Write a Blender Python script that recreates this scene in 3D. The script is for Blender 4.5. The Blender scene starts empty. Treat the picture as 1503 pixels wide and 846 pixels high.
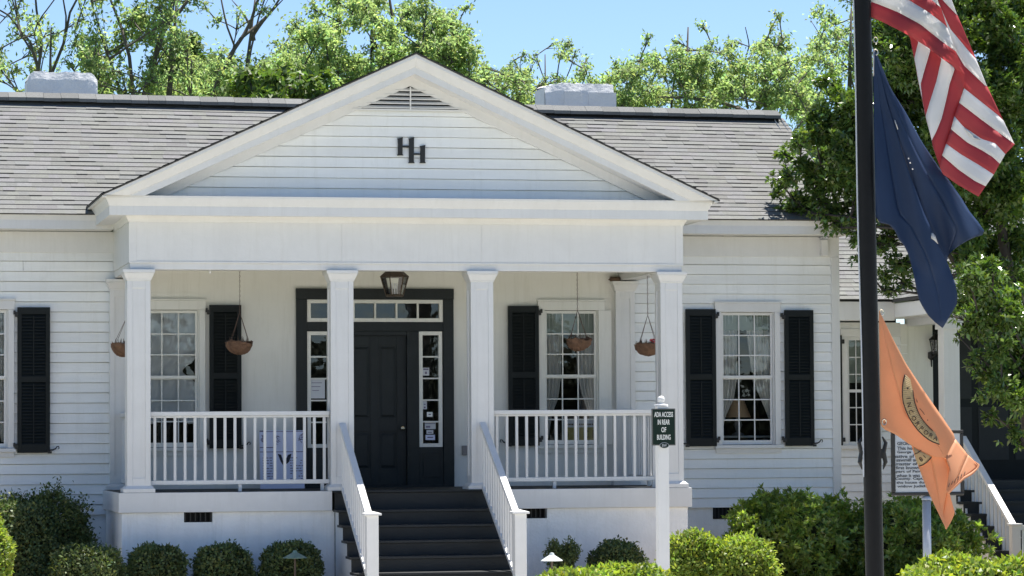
import bpy, math, random
import numpy as np
from mathutils import Vector, Matrix

rad = math.radians
rng = random.Random(7)
npr = np.random.default_rng(11)
S = bpy.context.scene
COL = S.collection

# ------------------------------------------------------------------ camera
F_PX, PW, PH = 4717.37, 1503.0, 846.0
CP = np.array([-3.40359, -37.75269, 0.66724])
RT = np.array([0.97807689, -0.20815778, -0.00599528])
UP = np.array([-0.00354243, -0.04541666, 0.99896185])
FW = np.array([0.20821397, 0.97704026, 0.04515837])
cam = bpy.data.cameras.new('camera')
cam.sensor_fit = 'HORIZONTAL'
cam.sensor_width = 36
cam.lens = 36 * F_PX / PW
cam.clip_start = 0.1
cam.clip_end = 3000
camo = bpy.data.objects.new('camera', cam)
COL.objects.link(camo)
camo.matrix_world = Matrix((
    (RT[0], UP[0], -FW[0], CP[0]),
    (RT[1], UP[1], -FW[1], CP[1]),
    (RT[2], UP[2], -FW[2], CP[2]),
    (0, 0, 0, 1)))
S.camera = camo

# ------------------------------------------------------------------ light
SUN = Vector((0.25, 0.178, 1.0)).normalized()
w = bpy.data.worlds.new('World')
S.world = w
w.use_nodes = True
nt = w.node_tree
bg = nt.nodes['Background']
sky = nt.nodes.new('ShaderNodeTexSky')
sky.sky_type = 'NISHITA'
sky.sun_disc = False
sky.sun_elevation = math.asin(SUN.z)
sky.sun_rotation = math.atan2(SUN.x, SUN.y)
sky.air_density = 1.0
sky.dust_density = 0
sky.altitude = 3000
sky.ozone_density = 3
nt.links.new(sky.outputs[0], bg.inputs[0])
bg.inputs[1].default_value = 0.083
sl = bpy.data.lights.new('sun', 'SUN')
sl.energy = 4.8
sl.angle = rad(0.5)
sl.color = (1.0, 0.95, 0.87)
so = bpy.data.objects.new('sun', sl)
COL.objects.link(so)
so.location = (10, 10, 30)
so.rotation_euler = (-SUN).to_track_quat('-Z', 'Y').to_euler()
vs = S.view_settings
vs.view_transform = 'Standard'
vs.look = 'None'
vs.exposure = 1.14
vs.gamma = 1
vs.use_curve_mapping = False
S.render.engine = 'CYCLES'
S.cycles.max_bounces = 10
S.cycles.transparent_max_bounces = 16


def at(px, py, Y):
    """world point seen at a pixel of the 1503 px wide photograph, on the depth plane Y"""
    d = FW * F_PX + RT * (px - PW / 2) - UP * (py - PH / 2)
    return CP + d * ((Y - CP[1]) / d[1])


# ------------------------------------------------------------------ materials
def mat(name, col, rough=0.6, noise=0.0, nscale=6.0, bump=0.0, bscale=40.0, metal=0.0,
        tint=False, trans=None, spec=0.5, stretch=None, coat=0.0, streak=0.0):
    m = bpy.data.materials.new(name)
    m.use_nodes = True
    n = m.node_tree.nodes
    l = m.node_tree.links
    b = n['Principled BSDF']
    b.inputs['Base Color'].default_value = (*col, 1)
    b.inputs['Roughness'].default_value = rough
    b.inputs['Metallic'].default_value = metal
    b.inputs['Specular IOR Level'].default_value = spec
    b.inputs['Coat Weight'].default_value = coat
    tc = n.new('ShaderNodeTexCoord')
    vec = tc.outputs['Object']
    if stretch:
        mp = n.new('ShaderNodeMapping')
        mp.inputs['Scale'].default_value = stretch
        l.new(vec, mp.inputs[0])
        vec = mp.outputs[0]
    colout = None
    if noise > 0:
        t = n.new('ShaderNodeTexNoise')
        t.inputs['Scale'].default_value = nscale
        t.inputs['Detail'].default_value = 6
        t.inputs['Roughness'].default_value = 0.65
        l.new(vec, t.inputs['Vector'])
        mr = n.new('ShaderNodeMapRange')
        mr.inputs[1].default_value = 0.25
        mr.inputs[2].default_value = 0.75
        mr.inputs[3].default_value = 1 - noise
        mr.inputs[4].default_value = 1 + noise
        l.new(t.outputs[0], mr.inputs[0])
        mx = n.new('ShaderNodeVectorMath')
        mx.operation = 'SCALE'
        mx.inputs[0].default_value = col
        l.new(mr.outputs[0], mx.inputs['Scale'])
        colout = mx.outputs[0]
    if streak > 0:
        mp2 = n.new('ShaderNodeMapping')
        mp2.inputs['Scale'].default_value = (7, 7, .55)
        l.new(tc.outputs['Object'], mp2.inputs[0])
        t3 = n.new('ShaderNodeTexNoise')
        t3.inputs['Scale'].default_value = 1.6
        t3.inputs['Detail'].default_value = 8
        t3.inputs['Roughness'].default_value = .75
        l.new(mp2.outputs[0], t3.inputs['Vector'])
        m3 = n.new('ShaderNodeMapRange')
        m3.inputs[1].default_value = .50
        m3.inputs[2].default_value = .74
        l.new(t3.outputs[0], m3.inputs[0])
        mix = n.new('ShaderNodeMix')
        mix.data_type = 'RGBA'
        l.new(colout, mix.inputs[6])
        mix.inputs[7].default_value = (col[0] * (1 - streak), col[1] * (1 - streak * 1.05), col[2] * (1 - streak * 1.25), 1)
        l.new(m3.outputs[0], mix.inputs[0])
        colout = mix.outputs[2]
    if tint:
        at_ = n.new('ShaderNodeAttribute')
        at_.attribute_name = 'tint'
        mu = n.new('ShaderNodeVectorMath')
        mu.operation = 'MULTIPLY'
        if colout:
            l.new(colout, mu.inputs[0])
        else:
            mu.inputs[0].default_value = col
        l.new(at_.outputs['Color'], mu.inputs[1])
        colout = mu.outputs[0]
    if colout:
        l.new(colout, b.inputs['Base Color'])
    if bump > 0:
        t2 = n.new('ShaderNodeTexNoise')
        t2.inputs['Scale'].default_value = bscale
        t2.inputs['Detail'].default_value = 5
        l.new(vec, t2.inputs['Vector'])
        bp = n.new('ShaderNodeBump')
        bp.inputs['Strength'].default_value = bump
        bp.inputs['Distance'].default_value = 0.01
        l.new(t2.outputs[0], bp.inputs['Height'])
        l.new(bp.outputs[0], b.inputs['Normal'])
    if trans:
        tr = n.new('ShaderNodeBsdfTranslucent')
        ms = n.new('ShaderNodeMixShader')
        ms.inputs[0].default_value = trans[0]
        if colout:
            sc = n.new('ShaderNodeVectorMath')
            sc.operation = 'MULTIPLY'
            l.new(colout, sc.inputs[0])
            sc.inputs[1].default_value = trans[1]
            l.new(sc.outputs[0], tr.inputs[0])
        else:
            tr.inputs[0].default_value = (*[min(1, a * c) for a, c in zip(col, trans[1])], 1)
        out = n['Material Output']
        l.new(b.outputs[0], ms.inputs[1])
        l.new(tr.outputs[0], ms.inputs[2])
        l.new(ms.outputs[0], out.inputs[0])
    return m


def glass_mat(name, wave=0.12, rough=0.0, ior=1.75):
    m = bpy.data.materials.new(name)
    m.use_nodes = True
    n = m.node_tree.nodes
    l = m.node_tree.links
    n.remove(n['Principled BSDF'])
    tr = n.new('ShaderNodeBsdfTransparent')
    tr.inputs[0].default_value = (0.94, 0.96, 0.95, 1)
    gl = n.new('ShaderNodeBsdfGlossy')
    gl.inputs['Roughness'].default_value = rough
    fr = n.new('ShaderNodeFresnel')
    fr.inputs[0].default_value = ior
    tc = n.new('ShaderNodeTexCoord')
    tx = n.new('ShaderNodeTexNoise')
    tx.inputs['Scale'].default_value = 5
    tx.inputs['Detail'].default_value = 1.5
    bp = n.new('ShaderNodeBump')
    bp.inputs['Strength'].default_value = wave
    bp.inputs['Distance'].default_value = 0.02
    l.new(tc.outputs['Object'], tx.inputs['Vector'])
    l.new(tx.outputs[0], bp.inputs['Height'])
    l.new(bp.outputs[0], gl.inputs['Normal'])
    mx = n.new('ShaderNodeMixShader')
    l.new(fr.outputs[0], mx.inputs[0])
    l.new(tr.outputs[0], mx.inputs[1])
    l.new(gl.outputs[0], mx.inputs[2])
    l.new(mx.outputs[0], n['Material Output'].inputs[0])
    return m


M = {}
M['white'] = mat('white_paint', (0.69, 0.69, 0.685), 0.45, 0.05, 3, 0.18, 22, streak=.065)
M['siding'] = mat('siding_paint', (0.85, 0.86, 0.85), 0.5, 0.06, 2.2, 0.25, 18, tint=True, stretch=(0.35, 1, 1.6), streak=.08)
M['flush'] = mat('porch_wall_paint', (0.75, 0.745, 0.70), 0.6, 0.05, 1.6, 0.2, 12, streak=.10)
M['stucco'] = mat('foundation_paint', (0.87, 0.88, 0.88), 0.75, 0.08, 2.5, 0.8, 30, streak=.10)
M['chimney'] = mat('chimney_stucco', (0.74, 0.74, 0.74), 0.8, 0.07, 5, 0.9, 22)
M['black'] = mat('black_green_paint', (0.0075, 0.0105, 0.0112), 0.5, 0.2, 8, 0.1, 40, spec=0.22)
M['door'] = mat('door_charcoal', (0.0135, 0.0175, 0.0185), 0.45, 0.25, 5, 0.12, 40, spec=0.3, streak=.3)
M['floor'] = mat('porch_floor_paint', (0.010, 0.013, 0.0145), 0.6, 0.3, 5, 0.2, 30)
M['tread'] = mat('worn_tread_paint', (0.016, 0.019, 0.021), 0.6, 0.45, 5, 0.2, 30)
M['shingle'] = mat('asphalt_shingle', (0.183, 0.187, 0.185), 0.95, 0.14, 30, 0.6, 160, tint=True, spec=0.2)
M['edge'] = mat('shingle_edge', (0.05, 0.048, 0.046), 0.85, 0.3, 20)
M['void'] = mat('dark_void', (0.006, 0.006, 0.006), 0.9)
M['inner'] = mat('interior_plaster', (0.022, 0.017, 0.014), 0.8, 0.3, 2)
M['glass'] = glass_mat('window_glass')
M['lglass'] = glass_mat('lantern_glass', 0.05)
M['cloth'] = mat('curtain_cloth', (0.80, 0.79, 0.76), 0.9, 0.06, 8, trans=(0.3, (1, 1, 1)))
M['sheet'] = mat('reflection_sheet', (0.80, 0.82, 0.83), 0.9, 0.05, 3, trans=(0.2, (1, 1, 1)))  # cloth tone stands in for bright reflections in a pane
M['blind'] = mat('green_blind', (0.33, 0.37, 0.32), 0.9, 0.1, 10)
M['iron'] = mat('black_iron', (0.012, 0.012, 0.012), 0.5)
M['pole'] = mat('black_pole_paint', (0.008, 0.0075, 0.008), 0.55, 0.25, 30, 0.15, 80, spec=0.25)
M['brass'] = mat('brass', (0.75, 0.68, 0.52), 0.25, metal=1)
M['bronze'] = mat('bronze_lantern', (0.10, 0.075, 0.055), 0.5, 0.3, 20, metal=0.4)
M['coir'] = mat('coir_liner', (0.17, 0.095, 0.058), 0.95, 0.4, 14, 1.0, 60)
M['rust'] = mat('chain_metal', (0.10, 0.06, 0.045), 0.6, 0.3, 60, metal=0.3)
M['paper'] = mat('paper_white', (0.60, 0.62, 0.66), 0.8, 0.05, 6)
M['lilac'] = mat('poster_lilac', (0.62, 0.66, 0.84), 0.75, 0.1, 3)
M['ink'] = mat('ink', (0.03, 0.03, 0.045), 0.8)
M['sketch'] = mat('sketch_ink', (0.15, 0.13, 0.22), 0.8, 0.3, 20)
M['red'] = mat('petal_red', (0.62, 0.03, 0.05), 0.6)
M['signgreen'] = mat('sign_green', (0.006, 0.020, 0.014), 0.5, spec=0.2)
M['signwhite'] = mat('sign_white', (0.80, 0.81, 0.79), 0.5)
M['olive'] = mat('sign_olive', (0.34, 0.30, 0.10), 0.7, 0.15, 8)
M['olivedark'] = mat('sign_olive_letter', (0.11, 0.07, 0.03), 0.7)
M['marker'] = mat('shaded_marker_face', (0.40, 0.43, 0.46), 0.5, 0.05, 4)  # base colour darkened to stand for tree shade on the plaque
M['markink'] = mat('marker_letter', (0.06, 0.065, 0.075), 0.6)
M['galv'] = mat('galvanised', (0.45, 0.47, 0.50), 0.45, 0.1, 10, metal=0.5)
M['copper'] = mat('patina_copper', (0.16, 0.26, 0.23), 0.5, 0.25, 20, metal=0.4)
M['lampwhite'] = mat('path_lamp_top', (0.55, 0.60, 0.60), 0.4, 0.1, 20)
M['grey'] = mat('grey_box', (0.22, 0.21, 0.21), 0.6)
M['twig'] = mat('nest_twig', (0.11, 0.07, 0.045), 0.95, 0.4, 60, 1, 100)
M['bark'] = mat('bark_grey', (0.11, 0.095, 0.08), 0.9, 0.35, 5, 1.0, 14, stretch=(1, 1, 0.25))
M['barkd'] = mat('bark_dark', (0.05, 0.042, 0.035), 0.9, 0.35, 5, 1.0, 14, stretch=(1, 1, 0.25))
LT = (1.5, 1.6, 0.7)
M['leafy'] = mat('leaf_spring', (0.255, 0.335, 0.145), 0.5, tint=True, trans=(0.55, (1.5, 1.6, 1.15)), spec=0.45)
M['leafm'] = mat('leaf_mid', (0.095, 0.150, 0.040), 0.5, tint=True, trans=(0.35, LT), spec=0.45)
M['leafd'] = mat('leaf_glossy', (0.100, 0.160, 0.042), 0.25, tint=True, trans=(0.22, (2.0, 2.2, 0.6)), spec=0.6)
M['leafg'] = mat('leaf_pittosporum', (0.195, 0.270, 0.070), 0.33, tint=True, trans=(0.42, (1.9, 2.0, 0.7)), spec=0.6)
M['leafb'] = mat('leaf_box', (0.098, 0.135, 0.048), 0.55, tint=True, trans=(0.2, LT), spec=0.4)
M['leafh'] = mat('leaf_hedge', (0.235, 0.300, 0.055), 0.45, tint=True, trans=(0.42, LT), spec=0.5)
M['wood'] = mat('added_wood_leaf', (0.055, 0.065, 0.040), 0.8, tint=True)
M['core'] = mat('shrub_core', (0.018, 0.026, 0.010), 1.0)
M['usred'] = mat('flag_red', (0.47, 0.07, 0.082), 0.75, 0.05, 8, trans=(0.36, (1.15, 1.0, 1.0)))
M['uswhite'] = mat('flag_white', (0.78, 0.77, 0.77), 0.75, 0.03, 8, trans=(0.4, (1, 1, 1)))
M['navy'] = mat('flag_navy', (0.014, 0.036, 0.100), 0.6, 0.12, 5, trans=(0.25, (1, 1, 1)))
M['orange'] = mat('flag_orange', (0.70, 0.36, 0.190), 0.65, 0.05, 7, trans=(0.33, (1.15, 0.95, 0.8)))
M['tan'] = mat('seal_tan', (0.60, 0.46, 0.26), 0.7, 0.05, 9, trans=(0.35, (1, 1, 1)))
M['sealink'] = mat('seal_ink', (0.05, 0.028, 0.022), 0.7)
M['lampshade'] = mat('lamp_shade', (0.62, 0.42, 0.26), 0.9)

# ------------------------------------------------------------------ helpers
ORG = {}


class MB:
    def __init__(s):
        s.v, s.f, s.mi, s.t = [], [], [], []

    def face(s, pts, mi=0, t=1.0):
        k = len(s.v)
        s.v.extend([tuple(p) for p in pts])
        s.f.append(tuple(range(k, k + len(pts))))
        s.mi.append(mi)
        s.t.append(t)

    def box(s, x0, x1, y0, y1, z0, z1, mi=0, t=1.0):
        k = len(s.v)
        s.v += [(x0, y0, z0), (x1, y0, z0), (x1, y1, z0), (x0, y1, z0),
                (x0, y0, z1), (x1, y0, z1), (x1, y1, z1), (x0, y1, z1)]
        for q in ((3, 2, 1, 0), (4, 5, 6, 7), (0, 1, 5, 4), (1, 2, 6, 5), (2, 3, 7, 6), (3, 0, 4, 7)):
            s.f.append(tuple(k + i for i in q))
            s.mi.append(mi)
            s.t.append(t)

    def hexa(s, p, mi=0, t=1.0):
        """8 points: bottom ring then top ring"""
        k = len(s.v)
        s.v += [tuple(a) for a in p]
        for q in ((3, 2, 1, 0), (4, 5, 6, 7), (0, 1, 5, 4), (1, 2, 6, 5), (2, 3, 7, 6), (3, 0, 4, 7)):
            s.f.append(tuple(k + i for i in q))
            s.mi.append(mi)
            s.t.append(t)

    def prism(s, poly, y0, y1, mi=0, t=1.0):
        """xz polygon extruded along Y"""
        k = len(s.v)
        n = len(poly)
        s.v += [(x, y0, z) for x, z in poly] + [(x, y1, z) for x, z in poly]
        s.f.append(tuple(range(k, k + n)))
        s.f.append(tuple(range(k + 2 * n - 1, k + n - 1, -1)))
        s.mi += [mi, mi]
        s.t += [t, t]
        for i in range(n):
            j = (i + 1) % n
            s.f.append((k + j, k + i, k + n + i, k + n + j))
            s.mi.append(mi)
            s.t.append(t)

    def tube(s, path, r, n=8, mi=0, cap=True):
        P = [Vector(p) for p in path]
        R = r if isinstance(r, (list, tuple)) else [r] * len(P)
        k = len(s.v)
        ref = None
        for i, p in enumerate(P):
            d = (P[min(i + 1, len(P) - 1)] - P[max(i - 1, 0)]).normalized()
            if ref is None:
                ref = d.orthogonal().normalized()
            else:
                ref = (ref - d * ref.dot(d))
                ref = ref.normalized() if ref.length > 1e-6 else d.orthogonal().normalized()
            b = d.cross(ref)
            for a in range(n):
                c = 2 * math.pi * a / n
                s.v.append(tuple(p + (ref * math.cos(c) + b * math.sin(c)) * R[i]))
        for i in range(len(P) - 1):
            for a in range(n):
                a2 = (a + 1) % n
                s.f.append((k + i * n + a, k + i * n + a2, k + (i + 1) * n + a2, k + (i + 1) * n + a))
                s.mi.append(mi)
                s.t.append(1.0)
        if cap:
            s.f.append(tuple(k + n - 1 - a for a in range(n)))
            e = k + (len(P) - 1) * n
            s.f.append(tuple(e + a for a in range(n)))
            s.mi += [mi, mi]
            s.t += [1.0, 1.0]

    def lathe(s, c, prof, n=16, mi=0):
        """profile (r, z) about the vertical through c"""
        k = len(s.v)
        for r, z in prof:
            for a in range(n):
                q = 2 * math.pi * (a + .5) / n
                s.v.append((c[0] + r * math.cos(q), c[1] + r * math.sin(q), c[2] + z))
        for i in range(len(prof) - 1):
            for a in range(n):
                a2 = (a + 1) % n
                s.f.append((k + i * n + a, k + i * n + a2, k + (i + 1) * n + a2, k + (i + 1) * n + a))
                s.mi.append(mi)
                s.t.append(1.0)

    def build(s, name, mats, parent=None, origin=None, bevel=0, smooth=False, solid=0, label=None):
        me = bpy.data.meshes.new(name)
        po = ORG[parent.name] if parent else Vector((0, 0, 0))
        o0 = Vector(origin) if origin is not None else po
        me.from_pydata([(a - o0.x, b - o0.y, c - o0.z) for a, b, c in s.v], [], s.f)
        ms = mats if isinstance(mats, (list, tuple)) else [mats]
        for m in ms:
            me.materials.append(m)
        me.polygons.foreach_set('material_index', s.mi)
        if smooth:
            me.polygons.foreach_set('use_smooth', [True] * len(s.f))
        a = me.attributes.new('tint', 'FLOAT_COLOR', 'FACE')
        tt = np.ones((len(s.f), 4), dtype=np.float32)
        tt[:, :3] = np.array([x if isinstance(x, (tuple, list)) else (x, x, x) for x in s.t], dtype=np.float32)
        a.data.foreach_set('color', tt.ravel())
        me.update()
        o = bpy.data.objects.new(name, me)
        COL.objects.link(o)
        if parent:
            o.parent = parent
        o.location = o0 - po
        ORG[o.name] = o0
        if solid:
            md = o.modifiers.new('thick', 'SOLIDIFY')
            md.thickness = solid
            md.offset = 1
        if bevel:
            md = o.modifiers.new('bevel', 'BEVEL')
            md.width = bevel
            md.segments = 2
            md.limit_method = 'ANGLE'
            md.angle_limit = rad(40)
        if label:
            o['label'] = label
        return o


def thing(name, loc, label, cat, group=None):
    o = bpy.data.objects.new(name, None)
    o.empty_display_size = 0.2
    COL.objects.link(o)
    o.location = loc
    ORG[o.name] = Vector(loc)
    return tag(o, label, cat, group)


def tag(o, label, cat, group=None):
    o['label'] = label
    o['category'] = cat
    if group:
        o['group'] = group
    return o


def struct(o):
    o['kind'] = 'structure'
    return o


def copy_of(o, parent, delta):
    c = o.copy()
    COL.objects.link(c)
    c.parent = parent
    c.location = Vector(o.location) + Vector(delta)
    ORG[c.name] = ORG[o.name] + Vector(delta)
    return c


def dup(o, delta, label=None, parent=None):
    """copy of a thing (or part) with its parts and sub-parts, moved by delta"""
    c = o.copy()
    COL.objects.link(c)
    if parent is not None or o.parent is not None:
        c.parent = parent if parent is not None else o.parent
    c.location = Vector(o.location) + Vector(delta)
    ORG[c.name] = ORG[o.name] + Vector(delta)
    if label:
        c['label'] = label
    for ch in o.children:
        d = ch.copy()
        COL.objects.link(d)
        d.parent = c
        ORG[d.name] = ORG[ch.name] + Vector(delta)
        for g in ch.children:
            e = g.copy()
            COL.objects.link(e)
            e.parent = d
            ORG[e.name] = ORG[g.name] + Vector(delta)
    return c


_fontcache = {}


def glyph_mesh(text, size=1.0, depth=0.01, bold=0.0, align='CENTER'):
    key = (text, depth, bold, align)
    if key not in _fontcache:
        cu = bpy.data.curves.new('lettering', 'FONT')
        cu.body = text
        cu.align_x = align
        cu.align_y = 'CENTER'
        cu.size = 1
        cu.extrude = depth
        cu.offset = bold
        cu.resolution_u = 3
        o = bpy.data.objects.new('lettering', cu)
        COL.objects.link(o)
        bpy.context.view_layer.update()
        dg = bpy.context.evaluated_depsgraph_get()
        me = bpy.data.meshes.new_from_object(o.evaluated_get(dg))
        vv = [tuple(v.co) for v in me.vertices]
        ff = [tuple(p.vertices) for p in me.polygons]
        bpy.data.meshes.remove(me)
        bpy.data.objects.remove(o)
        bpy.data.curves.remove(cu)
        _fontcache[key] = (vv, ff)
    return _fontcache[key]


def put_text(mb, text, X, Y, Z, height, width=None, depth=0.004, mi=0, bold=0.0, align='CENTER'):
    """flat lettering facing -Y, cap height given, squeezed to width"""
    vv, ff = glyph_mesh(text, 1, 0.01, bold, align)
    if not vv:
        return
    xs = [v[0] for v in vv]
    ys = [v[1] for v in vv]
    hh = max(ys) - min(ys)
    cy = (max(ys) + min(ys)) / 2
    sy = height / hh
    if width is None:
        sx = sy
    else:
        sx = width / (max(xs) - min(xs))
    cx = (max(xs) + min(xs)) / 2 if align == 'CENTER' else min(xs)
    k = len(mb.v)
    for v in vv:
        mb.v.append((X + (v[0] - cx) * sx, Y - (v[2] / 0.01) * depth / 2, Z + (v[1] - cy) * sy))
    for q in ff:
        mb.f.append(tuple(k + i for i in q))
        mb.mi.append(mi)
        mb.t.append(1.0)


# ------------------------------------------------------------------ ground
GZ = -1.25


def sheet(name, x0, x1, y0, y1, z, m, label=None):
    b = MB()
    b.face([(x0, y0, z), (x1, y0, z), (x1, y1, z), (x0, y1, z)])
    o = b.build(name, m)
    return struct(o)


M['lawn'] = mat('lawn', (0.10, 0.13, 0.045), 0.95, 0.4, 0.8, 0.8, 60)
M['walk'] = mat('pale_paving', (0.50, 0.475, 0.42), 0.85, 0.15, 1.2, 0.5, 40)
M['road'] = mat('asphalt', (0.06, 0.06, 0.06), 0.9, 0.2, 3, 0.5, 60)
M['mulch'] = mat('pine_straw', (0.33, 0.25, 0.165), 0.95, 0.5, 25, 1, 50)
sheet('ground', -400, 400, -400, 400, GZ, M['lawn'])
sheet('bounce_forecourt', -9, 16, -30, -1.75, GZ + 0.004, M['walk'])  # unseen pale paving, added to bounce warm light onto the front
sheet('planting_bed', -6, 12, -1.74, 5.5, GZ + 0.008, M['mulch'])
sheet('front_walk', 2.3, 4.6, -3.4, -0.2, GZ + 0.012, M['walk'])
sheet('road', -200, 200, -48, -36, GZ + 0.004, M['road'])

# ------------------------------------------------------------------ house
WY = 2.2          # main front wall
XL, XR = -4.2, 9.456
house = thing('clapboard_house', (3.4, 0, GZ), 'white clapboard house with pillared porch, pediment and grey shingle roof', 'house')


def siding(mb, z0, z1, h, y, xl, xr, openings=(), t=0.024, seg=1.1, gap=0.006, joints=True):
    n = max(1, round((z1 - z0) / h))
    h = (z1 - z0) / n
    for i in range(n):
        a = z0 + i * h
        b = a + h
        jit = rng.uniform(-.002, .002)
        cuts = {a, b}
        for (o0, o1, c0, c1) in openings:
            for c in (c0, c1):
                if a + 1e-4 < c < b - 1e-4:
                    cuts.add(c)
        cuts = sorted(cuts)
        tn = rng.uniform(.955, 1.02)
        for j in range(len(cuts) - 1):
            c, d = cuts[j], cuts[j + 1]
            m = (c + d) / 2
            yc = y - t * (b - c) / h
            yd = y - t * (b - d) / h
            top = d > b - 1e-4
            dt = d - (gap if top and i < n - 1 else 0)
            L0, L1 = xl(c), xl(d)
            R0, R1 = xr(c), xr(d)
            spans = [(0, 0)]
            edges = [[L0, L1, None]]
            blk = sorted([(o0, o1) for (o0, o1, c0, c1) in openings if c0 < m < c1])
            cur0, cur1 = L0, L1
            runs = []
            for (o0, o1) in blk:
                if o0 > cur0:
                    runs.append((cur0, cur1, o0, o0))
                cur0 = cur1 = max(cur0, o1)
            if R0 > cur0:
                runs.append((cur0, cur1, R0, R1))
            for (p0, p1, q0, q1) in runs:
                ns = max(1, int((q0 - p0) / seg))
                prev = None
                joint = rng.randint(1, ns) if (joints and ns > 2 and rng.random() < .55) else -1
                for k in range(ns + 1):
                    f = k / ns + (rng.uniform(-.3, .3) / ns if 0 < k < ns else 0)
                    dz = jit + (rng.uniform(-.0014, .0014) if j == 0 else 0)
                    if j > 0:
                        dz = 0
                    cur = ((p0 + (q0 - p0) * f, yc, c + dz), (p1 + (q1 - p1) * f, yd, dt))
                    if prev:
                        if k == joint:
                            prev = tuple((q_[0] + .004, q_[1], q_[2]) for q_ in prev)
                            tn *= rng.uniform(.96, 1.03)
                        mb.face([prev[0], cur[0], cur[1], prev[1]], 0, tn)
                        if j == 0:
                            mb.face([(prev[0][0], y + .03, prev[0][2] + .001), (cur[0][0], y + .03, cur[0][2] + .001), cur[0], prev[0]], 0, tn)
                        if top and i < n - 1:
                            mb.face([prev[1], cur[1], (cur[1][0], y + .03, dt + .004), (prev[1][0], y + .03, dt + .004)], 0, tn)
                            mb.face([(prev[1][0], y + .031, dt - .01), (cur[1][0], y + .031, dt - .01), (cur[1][0], y + .031, d + .01), (prev[1][0], y + .031, d + .01)], 0, tn)
                    prev = cur


WIN = {  # glass x0, x1, z0, z1
    'far': (-1.913, -1.263, 0.56, 2.185),
    'pl': (0.437, 1.090, 0.557, 2.185),
    'pr': (5.547, 6.198, 0.557, 2.190),
    'r': (7.880, 8.541, 0.540, 2.172)}


def opening(k, g=0.05):
    a, b, c, d = WIN[k]
    return (a - g, b + g, c - g, d + g)


# clapboard walls of the two wings
b = MB()
siding(b, -0.30, 2.95, 0.125, WY, lambda z: XL, lambda z: 0.10, [opening('far')])
b.build('clapboard_wall', M['siding'], house)
b = MB()
siding(b, -0.30, 2.95, 0.125, WY, lambda z: 6.60, lambda z: 9.345, [opening('r')])
b.build('clapboard_wall', M['siding'], house)
# smooth wall of the porch, with openings for windows and door
b = MB()
ops = [opening('pl'), opening('pr'), (2.36, 4.32, -0.02, 2.47)]
xs = sorted({0.10, 6.60, *[o[0] for o in ops], *[o[1] for o in ops]})
zs = sorted({-0.02, 2.95, *[o[2] for o in ops], *[o[3] for o in ops]})
for i in range(len(xs) - 1):
    for j in range(len(zs) - 1):
        mx, mz = (xs[i] + xs[i + 1]) / 2, (zs[j] + zs[j + 1]) / 2
        if any(o[0] < mx < o[1] and o[2] < mz < o[3] for o in ops):
            continue
        b.face([(xs[i], WY - .004, zs[j]), (xs[i + 1], WY - .004, zs[j]), (xs[i + 1], WY - .004, zs[j + 1]), (xs[i], WY - .004, zs[j + 1])])
# grooves: narrow shadow-line battens on the flush boarding
for z in (0.36, 2.43):
    for (p, q) in ((0.30, 1.25), (5.40, 6.40)):
        b.box(p, q, WY - .012, WY - .0045, z, z + .012)
b.build('porch_wall', M['flush'], house)
# end walls, back wall, inner room
b = MB()
for X, s in ((XL, -1), (XR, 1)):
    b.box(min(X, X - s * .12), max(X, X - s * .12), WY + .02, 7.4, -.3, 3.2)
    b.prism([(0, 0)], 0, 0) if False else None
    x0, x1 = sorted((X, X - s * .1))
    for xx in (x0, x1):
        b.face([(xx, 1.75, 3.19), (xx, 7.85, 3.19), (xx, 4.8, 5.05)])
b.box(XL + .13, XR - .13, 7.3, 7.4, -.3, 3.2)
b.build('end_wall', M['siding'], house)
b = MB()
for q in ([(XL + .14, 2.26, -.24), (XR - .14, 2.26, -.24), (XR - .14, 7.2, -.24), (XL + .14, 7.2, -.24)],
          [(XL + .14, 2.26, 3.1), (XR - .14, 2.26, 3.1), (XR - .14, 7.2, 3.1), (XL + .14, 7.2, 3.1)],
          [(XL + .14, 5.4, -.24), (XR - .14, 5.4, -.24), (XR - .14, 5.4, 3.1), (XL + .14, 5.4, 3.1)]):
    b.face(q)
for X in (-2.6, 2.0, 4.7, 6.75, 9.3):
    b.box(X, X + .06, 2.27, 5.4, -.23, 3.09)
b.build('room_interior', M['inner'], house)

# corner boards, frieze boards, eaves
b = MB()
b.box(9.345, XR, WY - .035, WY + .02, -.30, 2.93)
b.build('corner_board', M['white'], house, bevel=.004)
b = MB()
b.box(XL, 0.075, WY - .03, WY, 2.93, 3.19)
b.build('frieze_board', M['white'], house, bevel=.004)
b = MB()
b.box(6.60, XR - .001, WY - .03, WY, 2.93, 3.19)
b.build('frieze_board', M['white'], house, bevel=.004)
EY, EZ = 1.72, 3.385
for (p, q) in ((XL - .1, 0.02), (6.79, XR + .02)):
    b = MB()
    poly = [(EY, 3.195), (EY, 3.30), (EY - .035, 3.37), (EY + .1, 3.372), (EY + .1, 3.195)]
    k = len(b.v)
    n = len(poly)
    b.v += [(p, y, z) for y, z in poly] + [(q, y, z) for y, z in poly]
    b.f += [tuple(k + i for i in range(n)), tuple(k + 2 * n - 1 - i for i in range(n))]
    b.mi += [0, 0]
    b.t += [1., 1.]
    for i in range(n):
        j = (i + 1) % n
        b.f.append((k + i, k + n + i, k + n + j, k + j))
        b.mi.append(0)
        b.t.append(1.)
    b.box(p, q, EY + .102, WY + .02, 3.197, 3.217)
    b.build('eave_fascia', M['white'], house)

# main roof: separate shingle tabs on courses
RY = 4.8
rz = lambda x: 5.083 - 0.0085 * (x + 0.65)


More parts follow.
